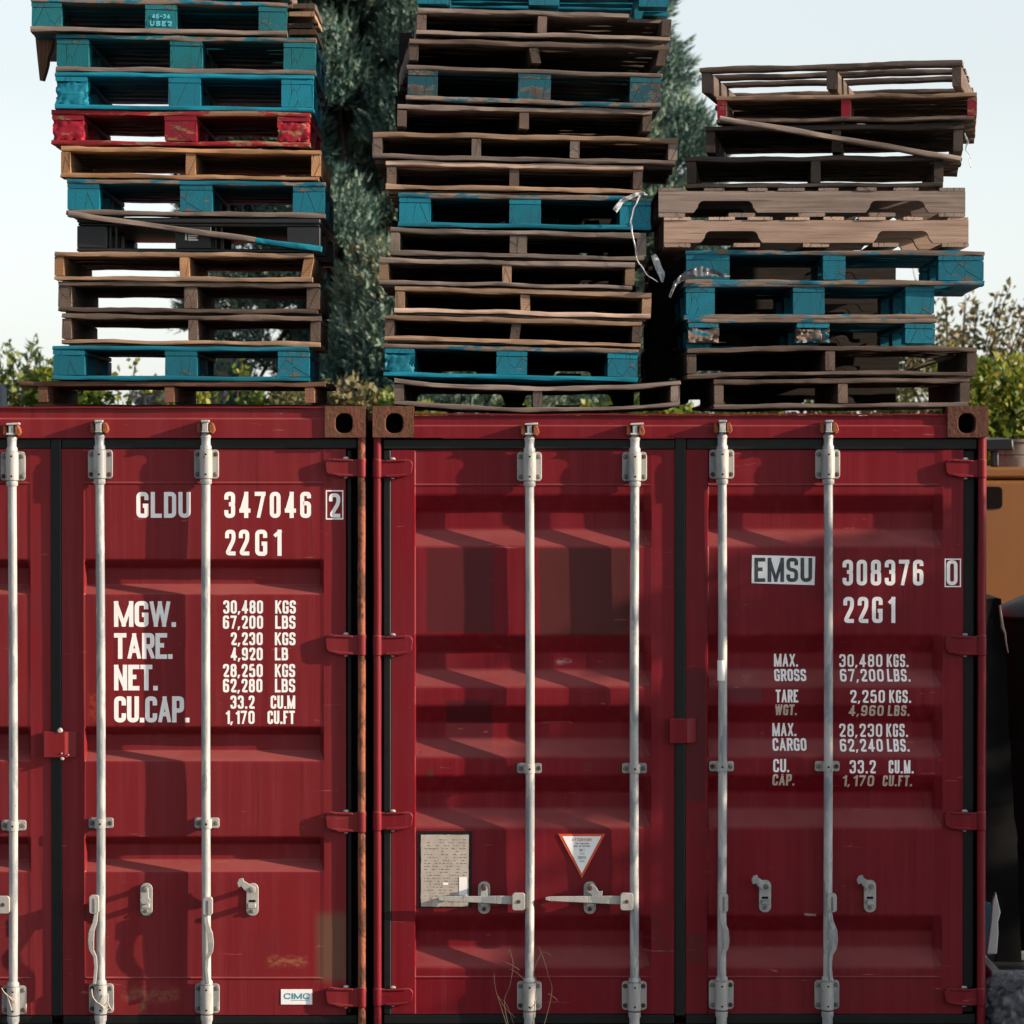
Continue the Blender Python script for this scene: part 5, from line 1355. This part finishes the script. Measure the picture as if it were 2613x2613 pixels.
def string(label, pts, Y, r=.0016, mat=None):
    P3 = [at(x, y, Y - .006*(i % 2)) for i, (x, y) in enumerate(pts)]
    seq = []
    for i in range(len(P3)-1):
        a = P3[max(i-1,0)]; b = P3[i]; c = P3[i+1]; d = P3[min(i+2, len(P3)-1)]
        for k in range(6):
            t = k/6; seq.append(.5*((2*b)+(c-a)*t+(2*a-5*b+4*c-d)*t*t+(3*b-a-3*c+d)*t**3))
    seq.append(P3[-1]); base = P3[0].copy()
    mb = MB(); mb.ring_tube([p - base for p in seq], [r]*len(seq), 6)
    ob = mb.build('string', mat or M['twine']); ob.location = base
    tag(ob, label, 'string', 'scraps of film and string')
M['twine'] = plain('pale_twine', (0.60, 0.50, 0.40), .9, .2, 90)
string('pale twine looped over the lower bracket of the first left rod', [(3,1864),(8,1872),(17,1880),(26,1886),(28,1892),(22,1886),(14,1878),(18,1892),(22,1906)], -.021)
string('pale twine knotted on the lower bracket left of the folded handle', [(173,1866),(175,1880),(182,1890),(192,1897),(200,1902),(204,1888),(203,1874)], -.021, .0019)
string('short frayed twine end on the second left rod bracket', [(196,1898),(203,1892),(207,1900),(211,1906),(205,1903),(199,1908)], -.021, .0019)

# ------------------------------------------------------------------ vegetation
def tri_mesh(name, V, F, tint, mat, parent, fsize):
    me = bpy.data.meshes.new(name)
    nv, nf = len(V), len(F)
    me.vertices.add(nv); me.vertices.foreach_set('co', V.astype(np.float32).ravel())
    me.loops.add(nf*fsize); me.loops.foreach_set('vertex_index', F.astype(np.int32).ravel())
    me.polygons.add(nf); me.polygons.foreach_set('loop_start', np.arange(0, nf*fsize, fsize, dtype=np.int32))
    try: me.polygons.foreach_set('loop_total', np.full(nf, fsize, dtype=np.int32))
    except Exception: pass
    at_ = me.attributes.new('tint', 'FLOAT', 'POINT'); at_.data.foreach_set('value', tint.astype(np.float32))
    me.materials.append(mat); me.update(); me.validate()
    o = bpy.data.objects.new(name, me); C.objects.link(o); o.parent = parent
    return o
def unit(v): return v / np.maximum(np.linalg.norm(v, axis=-1, keepdims=True), 1e-9)
def limbs(mb, rng, base_h, tips, r0):
    for t in tips:
        a = Vector((0, 0, base_h * rng.uniform(.25, .8))); b = Vector(t)
        m = a.lerp(b, .5) + Vector((rng.uniform(-.1,.1), rng.uniform(-.1,.1), -.08*b.length*.3))
        mb.ring_tube([a, a.lerp(m,.6), m, b], [r0, r0*.75, r0*.5, r0*.15], 7)

def conifer(x, y, H, Rr, label, seed, n_lobe=150, tints=(0, 1)):
    """juniper-like tree: hundreds of upright feathery sprays on irregular lobes"""
    rs = np.random.RandomState(seed); rng = random.Random(seed)
    root = thing('conifer_tree', label, 'tree', (x, y, 0), 'conifers behind the containers')
    mb = MB(); mb.ring_tube([(0,0,0),(.03,.1,H*.3),(-.03,.12,H*.6),(0,.05,H*.95)], [.14,.10,.06,.02], 10)
    lobes = []
    for i in range(n_lobe):
        z = rs.uniform(2.2, 5.9) if rs.rand() < .72 else .5 + (H-.7)*rs.rand()
        f = (z - .5)/(H - .7)
        env = Rr * (1 - f**2.2)**.75 * (0.55 + .45*min(1, z/1.4)) + .12
        env *= 1 + .26*mnoise.noise(Vector((z*1.3, seed, 0)))
        a = rs.rand()*2*math.pi
        outer = rs.rand() < .55
        rr = env * (rs.uniform(.78, 1.08) if outer else rs.uniform(.05, .55))
        lobes.append((rr*math.cos(a), rr*math.sin(a), z, rs.uniform(.20, .40) if outer else rs.uniform(.18, .30)))
    limbs(mb, rng, H*.8, [l[:3] for l in lobes[::5]], .035)
    mb.build('trunk', M['bark'], root, sharp=60)
    Vs = []; Ts = []
    for lx, ly, lz, lr in lobes:
        k = int(560 * (lr/.25)**2)
        d = unit(rs.randn(k, 3)); d[:, 2] = np.abs(d[:, 2])*1.0 - .25; d = unit(d)
        rad = lr * (rs.rand(k, 1)**.25)
        p = np.array([lx, ly, lz]) + d * rad * np.array([1, 1, 1.25])
        out = unit(np.array([lx, ly, 0])*0.8/max(.3, math.hypot(lx, ly)) + np.array([0, 0, .9]))
        ax = unit(d*.9 + out + rs.randn(k, 3)*.28)
        ln = rs.uniform(.05, .13, (k, 1))
        tint = np.clip(rs.normal(rs.uniform(.0, .9), .12), 0, 1)
        # each spray: a spine of five narrow leaflets
        s1 = unit(np.cross(ax, rs.randn(k, 3)))
        for q in range(5):
            t0 = q*.2; side = s1 * (1 if q % 2 else -1)
            b0 = p + ax*ln*t0
            dirn = unit(ax + side*(.75 if q < 4 else .05))
            wv = unit(np.cross(dirn, ax + rs.randn(k, 3)*.2)) * ln*.10
            tip = b0 + dirn*ln*.55
            Vs.append(np.stack([b0 - wv, b0 + wv, tip], 1)); Ts.append(np.full(k*3, tint) + np.repeat(rs.normal(0, .08, k), 3))
    V = np.concatenate([v.reshape(-1, 3) for v in Vs]); T = np.clip(np.concatenate(Ts), 0, 1)
    F = np.arange(len(V)).reshape(-1, 3)
    tri_mesh('crown', V, F, T, M['juniper'], root, 3)

def leafy(x, y, z0, z1, rx, ry, label, seed, name='shrub', n_cl=130, per=260, leaf=(.044,.017), mat='shrub_leaf', cat='shrub', group='shrubs behind the containers', wisp=0, boxy=False, open_=.5):
    rs = np.random.RandomState(seed); rng = random.Random(seed)
    root = thing(name, label, cat, (x, y, 0), group)
    mb = MB(); H = z1
    cl = []
    zc, rz = (z0+z1)/2, (z1-z0)/2
    for i in range(n_cl):
        d = unit(rs.randn(3)); r_ = rs.rand()**open_
        if boxy: d = d / (np.abs(d)**5).sum()**.2
        q = np.array([d[0]*rx, d[1]*ry, d[2]*rz]) * r_ * (1 + (.08 if boxy else .25)*mnoise.noise(Vector((d[0]*2+seed, d[1]*2, d[2]*2))))
        cl.append((q[0], q[1], zc + q[2], rs.uniform(.13, .26)*min(1.4, max(.7, rx))))
    sp = []
    for i in range(wisp):      # long loose shoots beyond the outline
        d = unit(np.array([rs.uniform(-1,1), rs.uniform(-.6,.6), rs.uniform(.1,1)]))
        sp.append((np.array([d[0]*rx, d[1]*ry, d[2]*rz])*.7 + np.array([0,0,zc]), unit(d + np.array([0,0,.5])), rs.uniform(.25,.6)))
    mb.ring_tube([(0,0,0),(.03,.01,(z0)*.6),(0,0,zc)], [.09*rx+.02,.07*rx+.015,.03], 8)
    limbs(mb, rng, zc, [c[:3] for c in cl[::3]], .022)
    for p, d, l in sp: mb.ring_tube([tuple(p), tuple(p + d*l*.6 + np.array([0,0,.03])), tuple(p+d*l)], [.005,.004,.002], 5)
    mb.build('stems' if name != 'leafy_tree' else 'trunk', M['bark'], root, sharp=60)
    P_, A_, T_ = [], [], []
    for cx, cy, cz, cr in cl:
        k = per; d = unit(rs.randn(k, 3)); rad = cr*(rs.rand(k, 1)**.45)
        P_.append(np.array([cx, cy, cz]) + d*rad); A_.append(unit(d*.8 + rs.randn(k, 3)*.6 + np.array([0, 0, .25])))
        T_.append(np.clip(rs.normal(rs.uniform(.2,.8), .1, k), 0, 1))
    for p, d, l in sp:
        k = 26; f = rs.rand(k, 1); P_.append(p + d*l*f + rs.randn(k, 3)*.02); A_.append(unit(d*.6 + rs.randn(k, 3)*.7)); T_.append(np.clip(rs.normal(.7, .15, k), 0, 1))
    Pp = np.concatenate(P_); A = np.concatenate(A_); T = np.concatenate(T_); k = len(Pp)
    L = rs.uniform(.7, 1.25, (k, 1))*leaf[0]; Wd = L*leaf[1]/leaf[0]
    s = unit(np.cross(A, rs.randn(k, 3)))*Wd; up = unit(np.cross(A, s))*L*.10
    V = np.stack([Pp, Pp + A*L*.45 + s + up, Pp + A*L, Pp + A*L*.45 - s + up], 1).reshape(-1, 3)
    tri_mesh('crown' if name == 'leafy_tree' else 'leaves', V, np.arange(4*k).reshape(-1, 4), np.repeat(T, 4), M[mat], root, 4)

M['bark'] = plain('bark', (0.075, 0.052, 0.038), 0.9, .5, 14, .2, bump=.6)
M['juniper'] = leafmat('juniper_sprays', [(0.0, (0.014, 0.040, 0.036)), (.4, (0.045, 0.105, 0.092)), (.78, (0.145, 0.215, 0.165)), (1.0, (0.26, 0.23, 0.12))], .12, .6)
M['shrub_leaf'] = leafmat('shrub_leaves', [(0.0, (0.030, 0.075, 0.014)), (.45, (0.085, 0.14, 0.020)), (.75, (0.22, 0.24, 0.035)), (1.0, (0.42, 0.32, 0.06))], .38, .45)
M['dry_leaf'] = leafmat('tan_green_leaves', [(0.0, (0.045, 0.060, 0.022)), (.5, (0.105, 0.105, 0.040)), (.85, (0.20, 0.155, 0.075)), (1.0, (0.34, 0.20, 0.11))], .25, .5)
M['fern_leaf'] = leafmat('dark_leaflets', [(0.0, (0.025, 0.055, 0.025)), (1.0, (0.10, 0.14, 0.040))], .25, .5)
def bx(px, Y): return at(px, 857, Y).x
conifer(bx(665, 9.6), 9.6, 8.2, .92, 'blue-green conifer showing between the left and middle pallet stacks', 11, 150)
conifer(bx(1030, 11.3), 11.3, 9.2, 1.06, 'taller pale green conifer behind the middle pallet stack', 12, 150)
# shrubs seen over the container roofs
leafy(bx(35, 6.8), 6.8, .9, 2.86, .50, .5, 'yellow-green shrub at the left edge of the photo', 21, boxy=True, wisp=12)
leafy(bx(28, 7.5), 7.5, 1.4, 2.93, .22, .3, 'dark feathery shrub poking up behind the leftmost shrub', 22, n_cl=40, per=110, leaf=(.07,.013), mat='fern_leaf', wisp=10)
leafy(bx(85, 7.6), 7.6, 1.4, 2.94, .18, .3, 'dark feathery shoots just left of the left pallet stack', 29, n_cl=30, per=90, leaf=(.07,.013), mat='fern_leaf', wisp=12)
leafy(bx(225, 6.8), 6.8, .9, 2.86, .55, .5, 'bright shrub seen through the lowest left pallets', 23, boxy=True, wisp=26)
leafy(bx(420, 6.9), 6.9, .9, 2.80, .55, .5, 'shrub seen right of centre through the lowest left pallet', 24, boxy=True, wisp=10)
leafy(bx(610, 6.9), 6.9, .8, 2.74, .55, .45, 'shrub with orange-tipped leaves above the touching corner castings', 25, mat='dry_leaf', boxy=True)
leafy(bx(850, 7.0), 7.0, .8, 2.72, .65, .5, 'shrub low under the sagging pallet, its left half', 26, boxy=True)
leafy(bx(1150, 7.1), 7.1, .8, 2.74, .75, .5, 'shrub low under the sagging pallet, its right half', 27, boxy=True)
leafy(bx(1310, 7.1), 7.1, .8, 2.74, .5, .5, 'small green shrub showing between the middle and right stacks', 30, boxy=True)
leafy(bx(1480, 7.0), 7.0, .8, 2.80, .75, .5, 'green shrub showing under the lowest right pallet', 28, boxy=True)
leafy(bx(1850, 7.0), 7.0, .7, 2.92, .55, .5, 'yellow-flecked shrub right above the excavator', 31, boxy=True, n_cl=150, per=280, wisp=22)
leafy(bx(1975, 7.4), 7.4, .7, 2.80, .5, .5, 'bright shrub running out of the photo at the right edge', 34, n_cl=100, wisp=12)
leafy(bx(1800, 8.2), 8.2, 1.2, 3.42, .78, .6, 'tall wispy tan-green tree right of the right pallet stack', 32, name='leafy_tree', cat='tree', n_cl=52, per=95, leaf=(.055,.014), mat='dry_leaf', wisp=70, open_=.6, group='trees behind the containers')
leafy(bx(1560, 8.6), 8.6, 1.2, 3.2, .8, .6, 'olive tree-like bush behind the gaps of the blue right pallets', 33, name='leafy_tree', cat='tree', n_cl=50, per=70, mat='dry_leaf', wisp=20, group='trees behind the containers')
# tree added out of view, crown shaped to shade the right container
leafy(7.35, -.72, .9, 4.15, .55, .66, 'unseen dense tree added to the right to shade the containers', 41, name='leafy_tree', cat='tree', boxy=True, n_cl=190, per=210, leaf=(.075,.03), mat='shrub_leaf', wisp=26, open_=.42, group='trees added for shade')

leafy(7.5, -1.28, .3, 3.10, .5, .42, 'unseen low round bush added in front of the shade tree', 42, cat='shrub', n_cl=80, per=160, leaf=(.075,.03), wisp=14, open_=.42, group='shrubs added for shade')  # added out of view to carry the shade lower and further left
# dry weed in front of the right container
def weed():
    root = thing('dry_weed', 'thin dry weed growing in front of the right container door', 'weed', (NX(1345), -.12, 0))
    lines = [[(955,1945),(952,1900),(962,1860),(968,1822),(964,1800),(961,1790),(957,1800)],
             [(1000,1945),(1012,1860),(1006,1838),(1020,1800),(1032,1798),(1040,1804)],
             [(1024,1945),(1040,1880),(1034,1840),(1026,1810),(1016,1786)],
             [(958,1945),(942,1890),(934,1860),(932,1836)],
             [(985,1945),(960,1905),(945,1885)],
             [(980,1830),(968,1822),(950,1814)], [(990,1850),(976,1836),(962,1828)],
             [(1034,1875),(1046,1882),(1052,1888)], [(1000,1905),(1012,1890),(1020,1880)], [(940,1880),(952,1900),(972,1920)]]
    for i, ln in enumerate(lines):
        Yw = -.10 - .018*(i % 4)
        p = [at(x, y, Yw) - Vector(root.location) for x, y in ln]
        if ln[0][1] >= 1945: p[0] = Vector((p[0].x*.4, p[0].y*.3, 0))
        seq = []
        for a in range(len(p)-1):
            q0 = p[max(a-1,0)]; q1 = p[a]; q2 = p[a+1]; q3 = p[min(a+2, len(p)-1)]
            for k in range(6):
                t = k/6; seq.append(.5*((2*q1)+(q2-q0)*t+(2*q0-5*q1+4*q2-q3)*t*t+(3*q1-q0-3*q2+q3)*t**3))
        seq.append(p[-1]); mb = MB(); n = len(seq)
        mb.ring_tube(seq, [.0017*(1-.7*k/n) for k in range(n)], 5)
        mb.build('stalk', M['straw'], root)
M['straw'] = plain('dry_straw', (0.13, 0.088, 0.052), .8, .4, 60)
weed()

# ------------------------------------------------------------------ excavator and rubbish at the right
def yellowmat():
    t = NT('yellow_machine_paint'); g = t.n('ShaderNodeNewGeometry').outputs['Position']
    c = t.mix(t.ramp(t.noise(g, 2.5, 5), [(.35, 0.), (.7, .6)]), (0.20, 0.085, 0.020), (0.165, 0.072, 0.020))
    c = t.mix(t.ramp(t.noise(t.mapping(g, (12, 12, 1.5)), 1., 5, .6), [(.55, 0.), (.8, .5)]), c, (0.20, 0.12, 0.06))
    return t.done(c, .38, 0, .5)
M['yellow'] = yellowmat(); M['black_paint'] = plain('black_machine_paint', (0.014, 0.014, 0.015), .5, .4, 12)
def excavator():
    Y0 = 4.2; x0 = at(1835, 900, Y0).x
    k = (CAMD+Y0)/CAMD/474.7
    root = thing('excavator', 'yellow machine hood showing behind the right container edge', 'excavator', (x0+1.2, Y0+1.4, 0))
    off = (x0+1.2, Y0+1.4, 0)
    zt = at(1890, 881, Y0).z; zb = at(1890, 1165, Y0).z; zg = at(1890, 904, Y0).z
    mb = MB(); mb.box(x0, x0+2.4, Y0, Y0+1.6, zb-.35, zg-.003); mb.build('hood', M['yellow'], root, off, .02)
    mb = MB(); mb.box(x0-.01, x0+2.41, Y0-.008, Y0+1.6, zg+.003, zt); mb.build('hood_lid', M['yellow'], root, off, .015)
    a, b = at(1840, 960, Y0), at(1891, 918, Y0)
    mb = MB(); mb.extrude_y(round_rect(a.x-.15, b.x, a.z, b.z, .022, 5), Y0-.006, Y0+.01); mb.build('vent_opening', M['hole'], root, off)
    c = at(1920, 860, Y0+.4); mb = MB(); zc = zt
    mb.lathe_z(c.x, Y0+.4, [(zc, .125), (zc+.055, .125), (zc+.06, .118), (zc+.065, .125), (zc+.125, .125), (zc+.13, .14), (zc+.145, .14)], 26); mb.build('exhaust_housing', M['housing'], root, off)
    c2 = at(1888, 840, Y0+.2); hh = at(1888, 826, Y0+.2).z; hl = at(1888, 850, Y0+.2).z
    mb = MB(); mb.hexa([(c2.x-.14,Y0+.1,hl),(c2.x+.055,Y0+.1,hl),(c2.x+.055,Y0+.3,hl),(c2.x-.14,Y0+.3,hl),(c2.x-.14,Y0+.1,hh-.012),(c2.x+.05,Y0+.1,hh-.006),(c2.x+.05,Y0+.3,hh),(c2.x-.14,Y0+.3,hh)])
    mb.box(c2.x-.06, c2.x-.02, Y0+.12, Y0+.18, zt, hl-.002)
    mb.build('black_cap', M['glossy_black'], root, off, .008)
    mb = MB(); mb.box(x0+.2, x0+2.2, Y0+.1, Y0+2.6, .85, zb-.352); mb.build('turntable', M['black_paint'], root, off, .02)
    for yy in (Y0-.1, Y0+2.0):
        mb = MB(); mb.extrude_y(round_rect(x0-.6, x0+2.9, .02, .84, .38, 8), yy, yy+.55)
        mb.build('track', M['black_paint'], root, off, .01)
M['housing'] = zincmat('exhaust_housing', (0.20, 0.15, 0.125), (0.34, 0.27, 0.235), .66)
M['glossy_black'] = plain('glossy_black', (0.007, 0.008, 0.009), .35, .3, 10, .35, bump=.03)
excavator()
M['black_tarp'] = plain('black_tarp', (0.003, 0.003, 0.0035), .7, .4, 20, .12)
def lumpy(name, label, cat, c, r, mat, seed, amt=.12, n=36, flat=True, freq=3.0, crinkle=0):
    bm = bmesh.new(); bmesh.ops.create_uvsphere(bm, u_segments=n*2, v_segments=n, radius=1)
    for v in bm.verts:
        p = v.co.copy(); nn = mnoise.noise(p*freq*.5 + Vector((seed,0,0))) + .5*mnoise.noise(p*freq*1.4 + Vector((0,seed,0))) + .35*abs(mnoise.noise(p*freq*3 + Vector((seed,seed,0))))
        if crinkle: nn = nn*.6 + crinkle*(.5 - abs(mnoise.noise(p*freq + Vector((seed,2,0))))*2.2 - abs(mnoise.noise(p*freq*2.3 + Vector((1,seed,4))))*1.1)
        s = 1 + amt*nn; q = Vector((p.x*r[0]*s, p.y*r[1]*s, p.z*r[2]*s))
        q = q + Vector(c)
        if flat: q.z = max(q.z, .002)
        v.co = q - Vector((c[0], c[1], 0))
    me = bpy.data.meshes.new(name); bm.to_mesh(me); bm.free(); me.materials.append(mat)
    me.polygons.foreach_set('use_smooth', [True]*len(me.polygons))
    if crinkle: me.set_sharp_from_angle(angle=R(22))
    o = bpy.data.objects.new(name, me); C.objects.link(o); o.location = (c[0], c[1], 0)
    return tag(o, label, cat)
def wrapped_bale():
    """tall black plastic-wrapped bale: a draped box with ridges"""
    Y0 = 1.1; a = at(1840, 1130, Y0); b = at(1884, 1130, Y0); z1 = a.z
    root = thing('wrapped_bale', 'tall narrow black plastic-wrapped bale hard against the right container', 'bale', ((a.x+b.x)/2, Y0+.4, 0))
    mb = MB(); nx, nz = 10, 40
    vs = []; x0, x1 = a.x-.02, b.x+.02
    loop = [(0,0),(.25,0),(.5,0),(.75,0),(1,0),(1,.5),(1,1),(.5,1),(0,1),(0,.5)]
    for j in range(nz+1):
        f = j/nz; z = z1*f; w_ = 1 - .12*f**3
        for i, (u, v) in enumerate(loop):
            x = x0 + (x1-x0)*(.5+(u-.5)*w_) + .10*(1-f)*(u) ; y = Y0 + .8*v
            n = mnoise.noise(Vector((x*9, z*3, v*3)))*.018 + mnoise.noise(Vector((i*3, z*11, 2)))*.010
            vs.append((x + n - (x0+x1)/2, y + n - Y0-.4, z + (mnoise.noise(Vector((i*2.2, 1, 1)))*.02 if j == nz else 0)))
    m = len(loop); fs = [(j*m+i, j*m+(i+1) % m, (j+1)*m+(i+1) % m, (j+1)*m+i) for j in range(nz) for i in range(m)]
    fs.append(tuple(nz*m+i for i in range(m))); mb.add(vs, fs)
    mb.build('cover', M['black_tarp'], root, sharp=60)
    pts = [at(x, y, Y0-.03) - Vector(root.location) for x, y in ((1886,1142),(1889,1165),(1891,1183),(1896,1195),(1898,1212),(1902,1232))]
    mb = MB(); mb.ring_tube(pts, [.005,.006,.008,.005,.004,.002], 6); mb.build('strap', M['pale_strap'], root)
M['pale_strap'] = plain('pale_strap', (0.22, 0.19, 0.16), .7, .3, 60)
wrapped_bale()
def tank():
    Y0 = 2.0; a = at(1905, 1160, Y0)
    cx = at(1990, 1160, Y0).x; r = cx - at(1884, 1160, Y0).x
    root = thing('water_tank', 'black plastic tank with domed lid and pale rim beside the wrapped bale', 'tank', (cx, Y0+r, 0)); off = (cx, Y0+r, 0)
    z0 = at(1890, 1170, Y0).z
    mb = MB(); mb.lathe_z(cx, Y0+r, [(.0, r-.02), (.05, r), (z0*.33, r), (z0*.34, r-.012), (z0*.36, r), (z0*.66, r), (z0*.67, r-.012), (z0*.69, r), (z0-.01, r), (z0, r-.01)], 48)
    mb.build('shell', M['black_tarp'], root, off)
    mb = MB(); mb.lathe_z(cx, Y0+r, [(z0+.001, r+.004), (z0+.012, r+.008), (z0+.02, r), (z0+.06, r*.8), (z0+.10, r*.45), (z0+.115, r*.2)], 48)
    mb.build('lid', M['glossy_black'], root, off)
tank()
# white board with teal edge, grey slab, clear bag
o = MB(); p0 = [at(x, y, .75) for x, y in ((1862,1800),(1881,1800),(1884,1760),(1883,1740),(1888,1722),(1879,1683),(1873,1700),(1870,1740))]
b0 = p0[0].copy(); k = len(p0); th = Vector((0, .03, 0))
o.add([tuple(q-b0) for q in p0] + [tuple(q-b0+th) for q in p0], [tuple(reversed(range(k)))[::-1], tuple(range(k,2*k))[::-1]] + [(i, k+i, k+(i+1) % k, (i+1) % k) for i in range(k)])
ob = o.build('foam_board', M['white_board'] if 'white_board' in M else plain('off_white_foam', (.42,.43,.42), .6, .2, 12), sharp=50, bevel=.004); ob.location = b0
tag(ob, 'pointed broken off-white board standing at the foot of the right container', 'board')
o = MB(); q0 = [at(x, y, .82) for x, y in ((1852,1802),(1872,1802),(1876,1750),(1870,1705),(1860,1702))]; b1 = q0[0].copy(); k = len(q0)
o.add([tuple(q-b1) for q in q0] + [tuple(q-b1+th) for q in q0], [tuple(range(k)), tuple(range(k,2*k))[::-1]] + [(i, k+i, k+(i+1) % k, (i+1) % k) for i in range(k)])
ob = o.build('foam_board', plain('teal_board', (.02,.12,.17), .6, .2, 12), sharp=50); ob.location = b1
tag(ob, 'teal board peeping out behind the pointed off-white board', 'board')
def crate():
    Y0 = .55; a = at(1843, 1850, Y0); z = at(1890, 1832, Y0).z
    root = thing('plastic_crate', 'grey-rimmed dark crate under the clear rubbish bag', 'crate', (a.x+.35, Y0+.3, 0)); off = (a.x+.35, Y0+.3, 0)
    mb = MB(); zz = at(1890, 1850, Y0).z
    mb.box(a.x+.03, a.x+.72, Y0+.03, Y0+.57, 0, zz-.002); mb.build('body', M['black_plastic'], root, off, .01)
    mb = MB()
    mb.box(a.x+.06, a.x+.75, Y0, Y0+.04, zz, z); mb.box(a.x+.06, a.x+.75, Y0+.56, Y0+.6, zz, z); mb.box(a.x+.06, a.x+.10, Y0+.041, Y0+.559, zz, z); mb.box(a.x+.71, a.x+.75, Y0+.041, Y0+.559, zz, z)
    mb.build('rim', plain('grey_rim', (.16,.16,.15), .6, .2, 20), root, off, .006)
crate()
def bag():
    c = at(1918, 1925, .15)
    root = thing('rubbish_bag', 'clear crumpled plastic bag of rubbish at the bottom right corner', 'bag', (c.x, .15, 0))
    M['rubbish'] = plain('dark_rubbish', (0.04, 0.027, 0.022), .8, .6, 22, .3, bump=.5)
    inner = lumpy('contents', None, None, (c.x, .15, .14), (.15,.16,.13), M['rubbish'], 3, .25); inner.parent = root; inner.location = (0,0,0)
    outer = lumpy('film', None, None, (c.x, .15, .15), (.185,.20,.165), M['film_clear'], 9, .22, 34, freq=2.6, crinkle=.8); outer.parent = root; outer.location = (0,0,0)
bag()
# dark blue drum on the roof at the far left
def drum():
    Y0 = 2.2; c = at(-2, 760, Y0); r = at(13, 760, Y0).x - c.x; z1 = at(0, 722, Y0).z
    zb = 2.555
    root = thing('blue_drum', 'small dark blue drum cut off by the left edge of the photo', 'drum', (c.x - .10, Y0, zb)); off = (c.x - .10, Y0, zb)
    mb = MB(); R0 = r + .10
    mb.lathe_z(c.x - .10, Y0, [(zb, R0-.006), (zb+.012, R0), (zb+.06, R0), (zb+.066, R0+.004), (zb+.072, R0), (z1-.03, R0), (z1-.008, R0-.015), (z1, R0-.04)], 30)
    mb.build('shell', plain('dark_blue_plastic', (.008,.022,.045), .45, .3, 15), root, off)
    mb = MB(); mb.lathe_z(c.x - .10, Y0, [(z1+.0005, .03), (z1+.015, .03)], 14); mb.build('cap', M['black_plastic'], root, off)
drum()
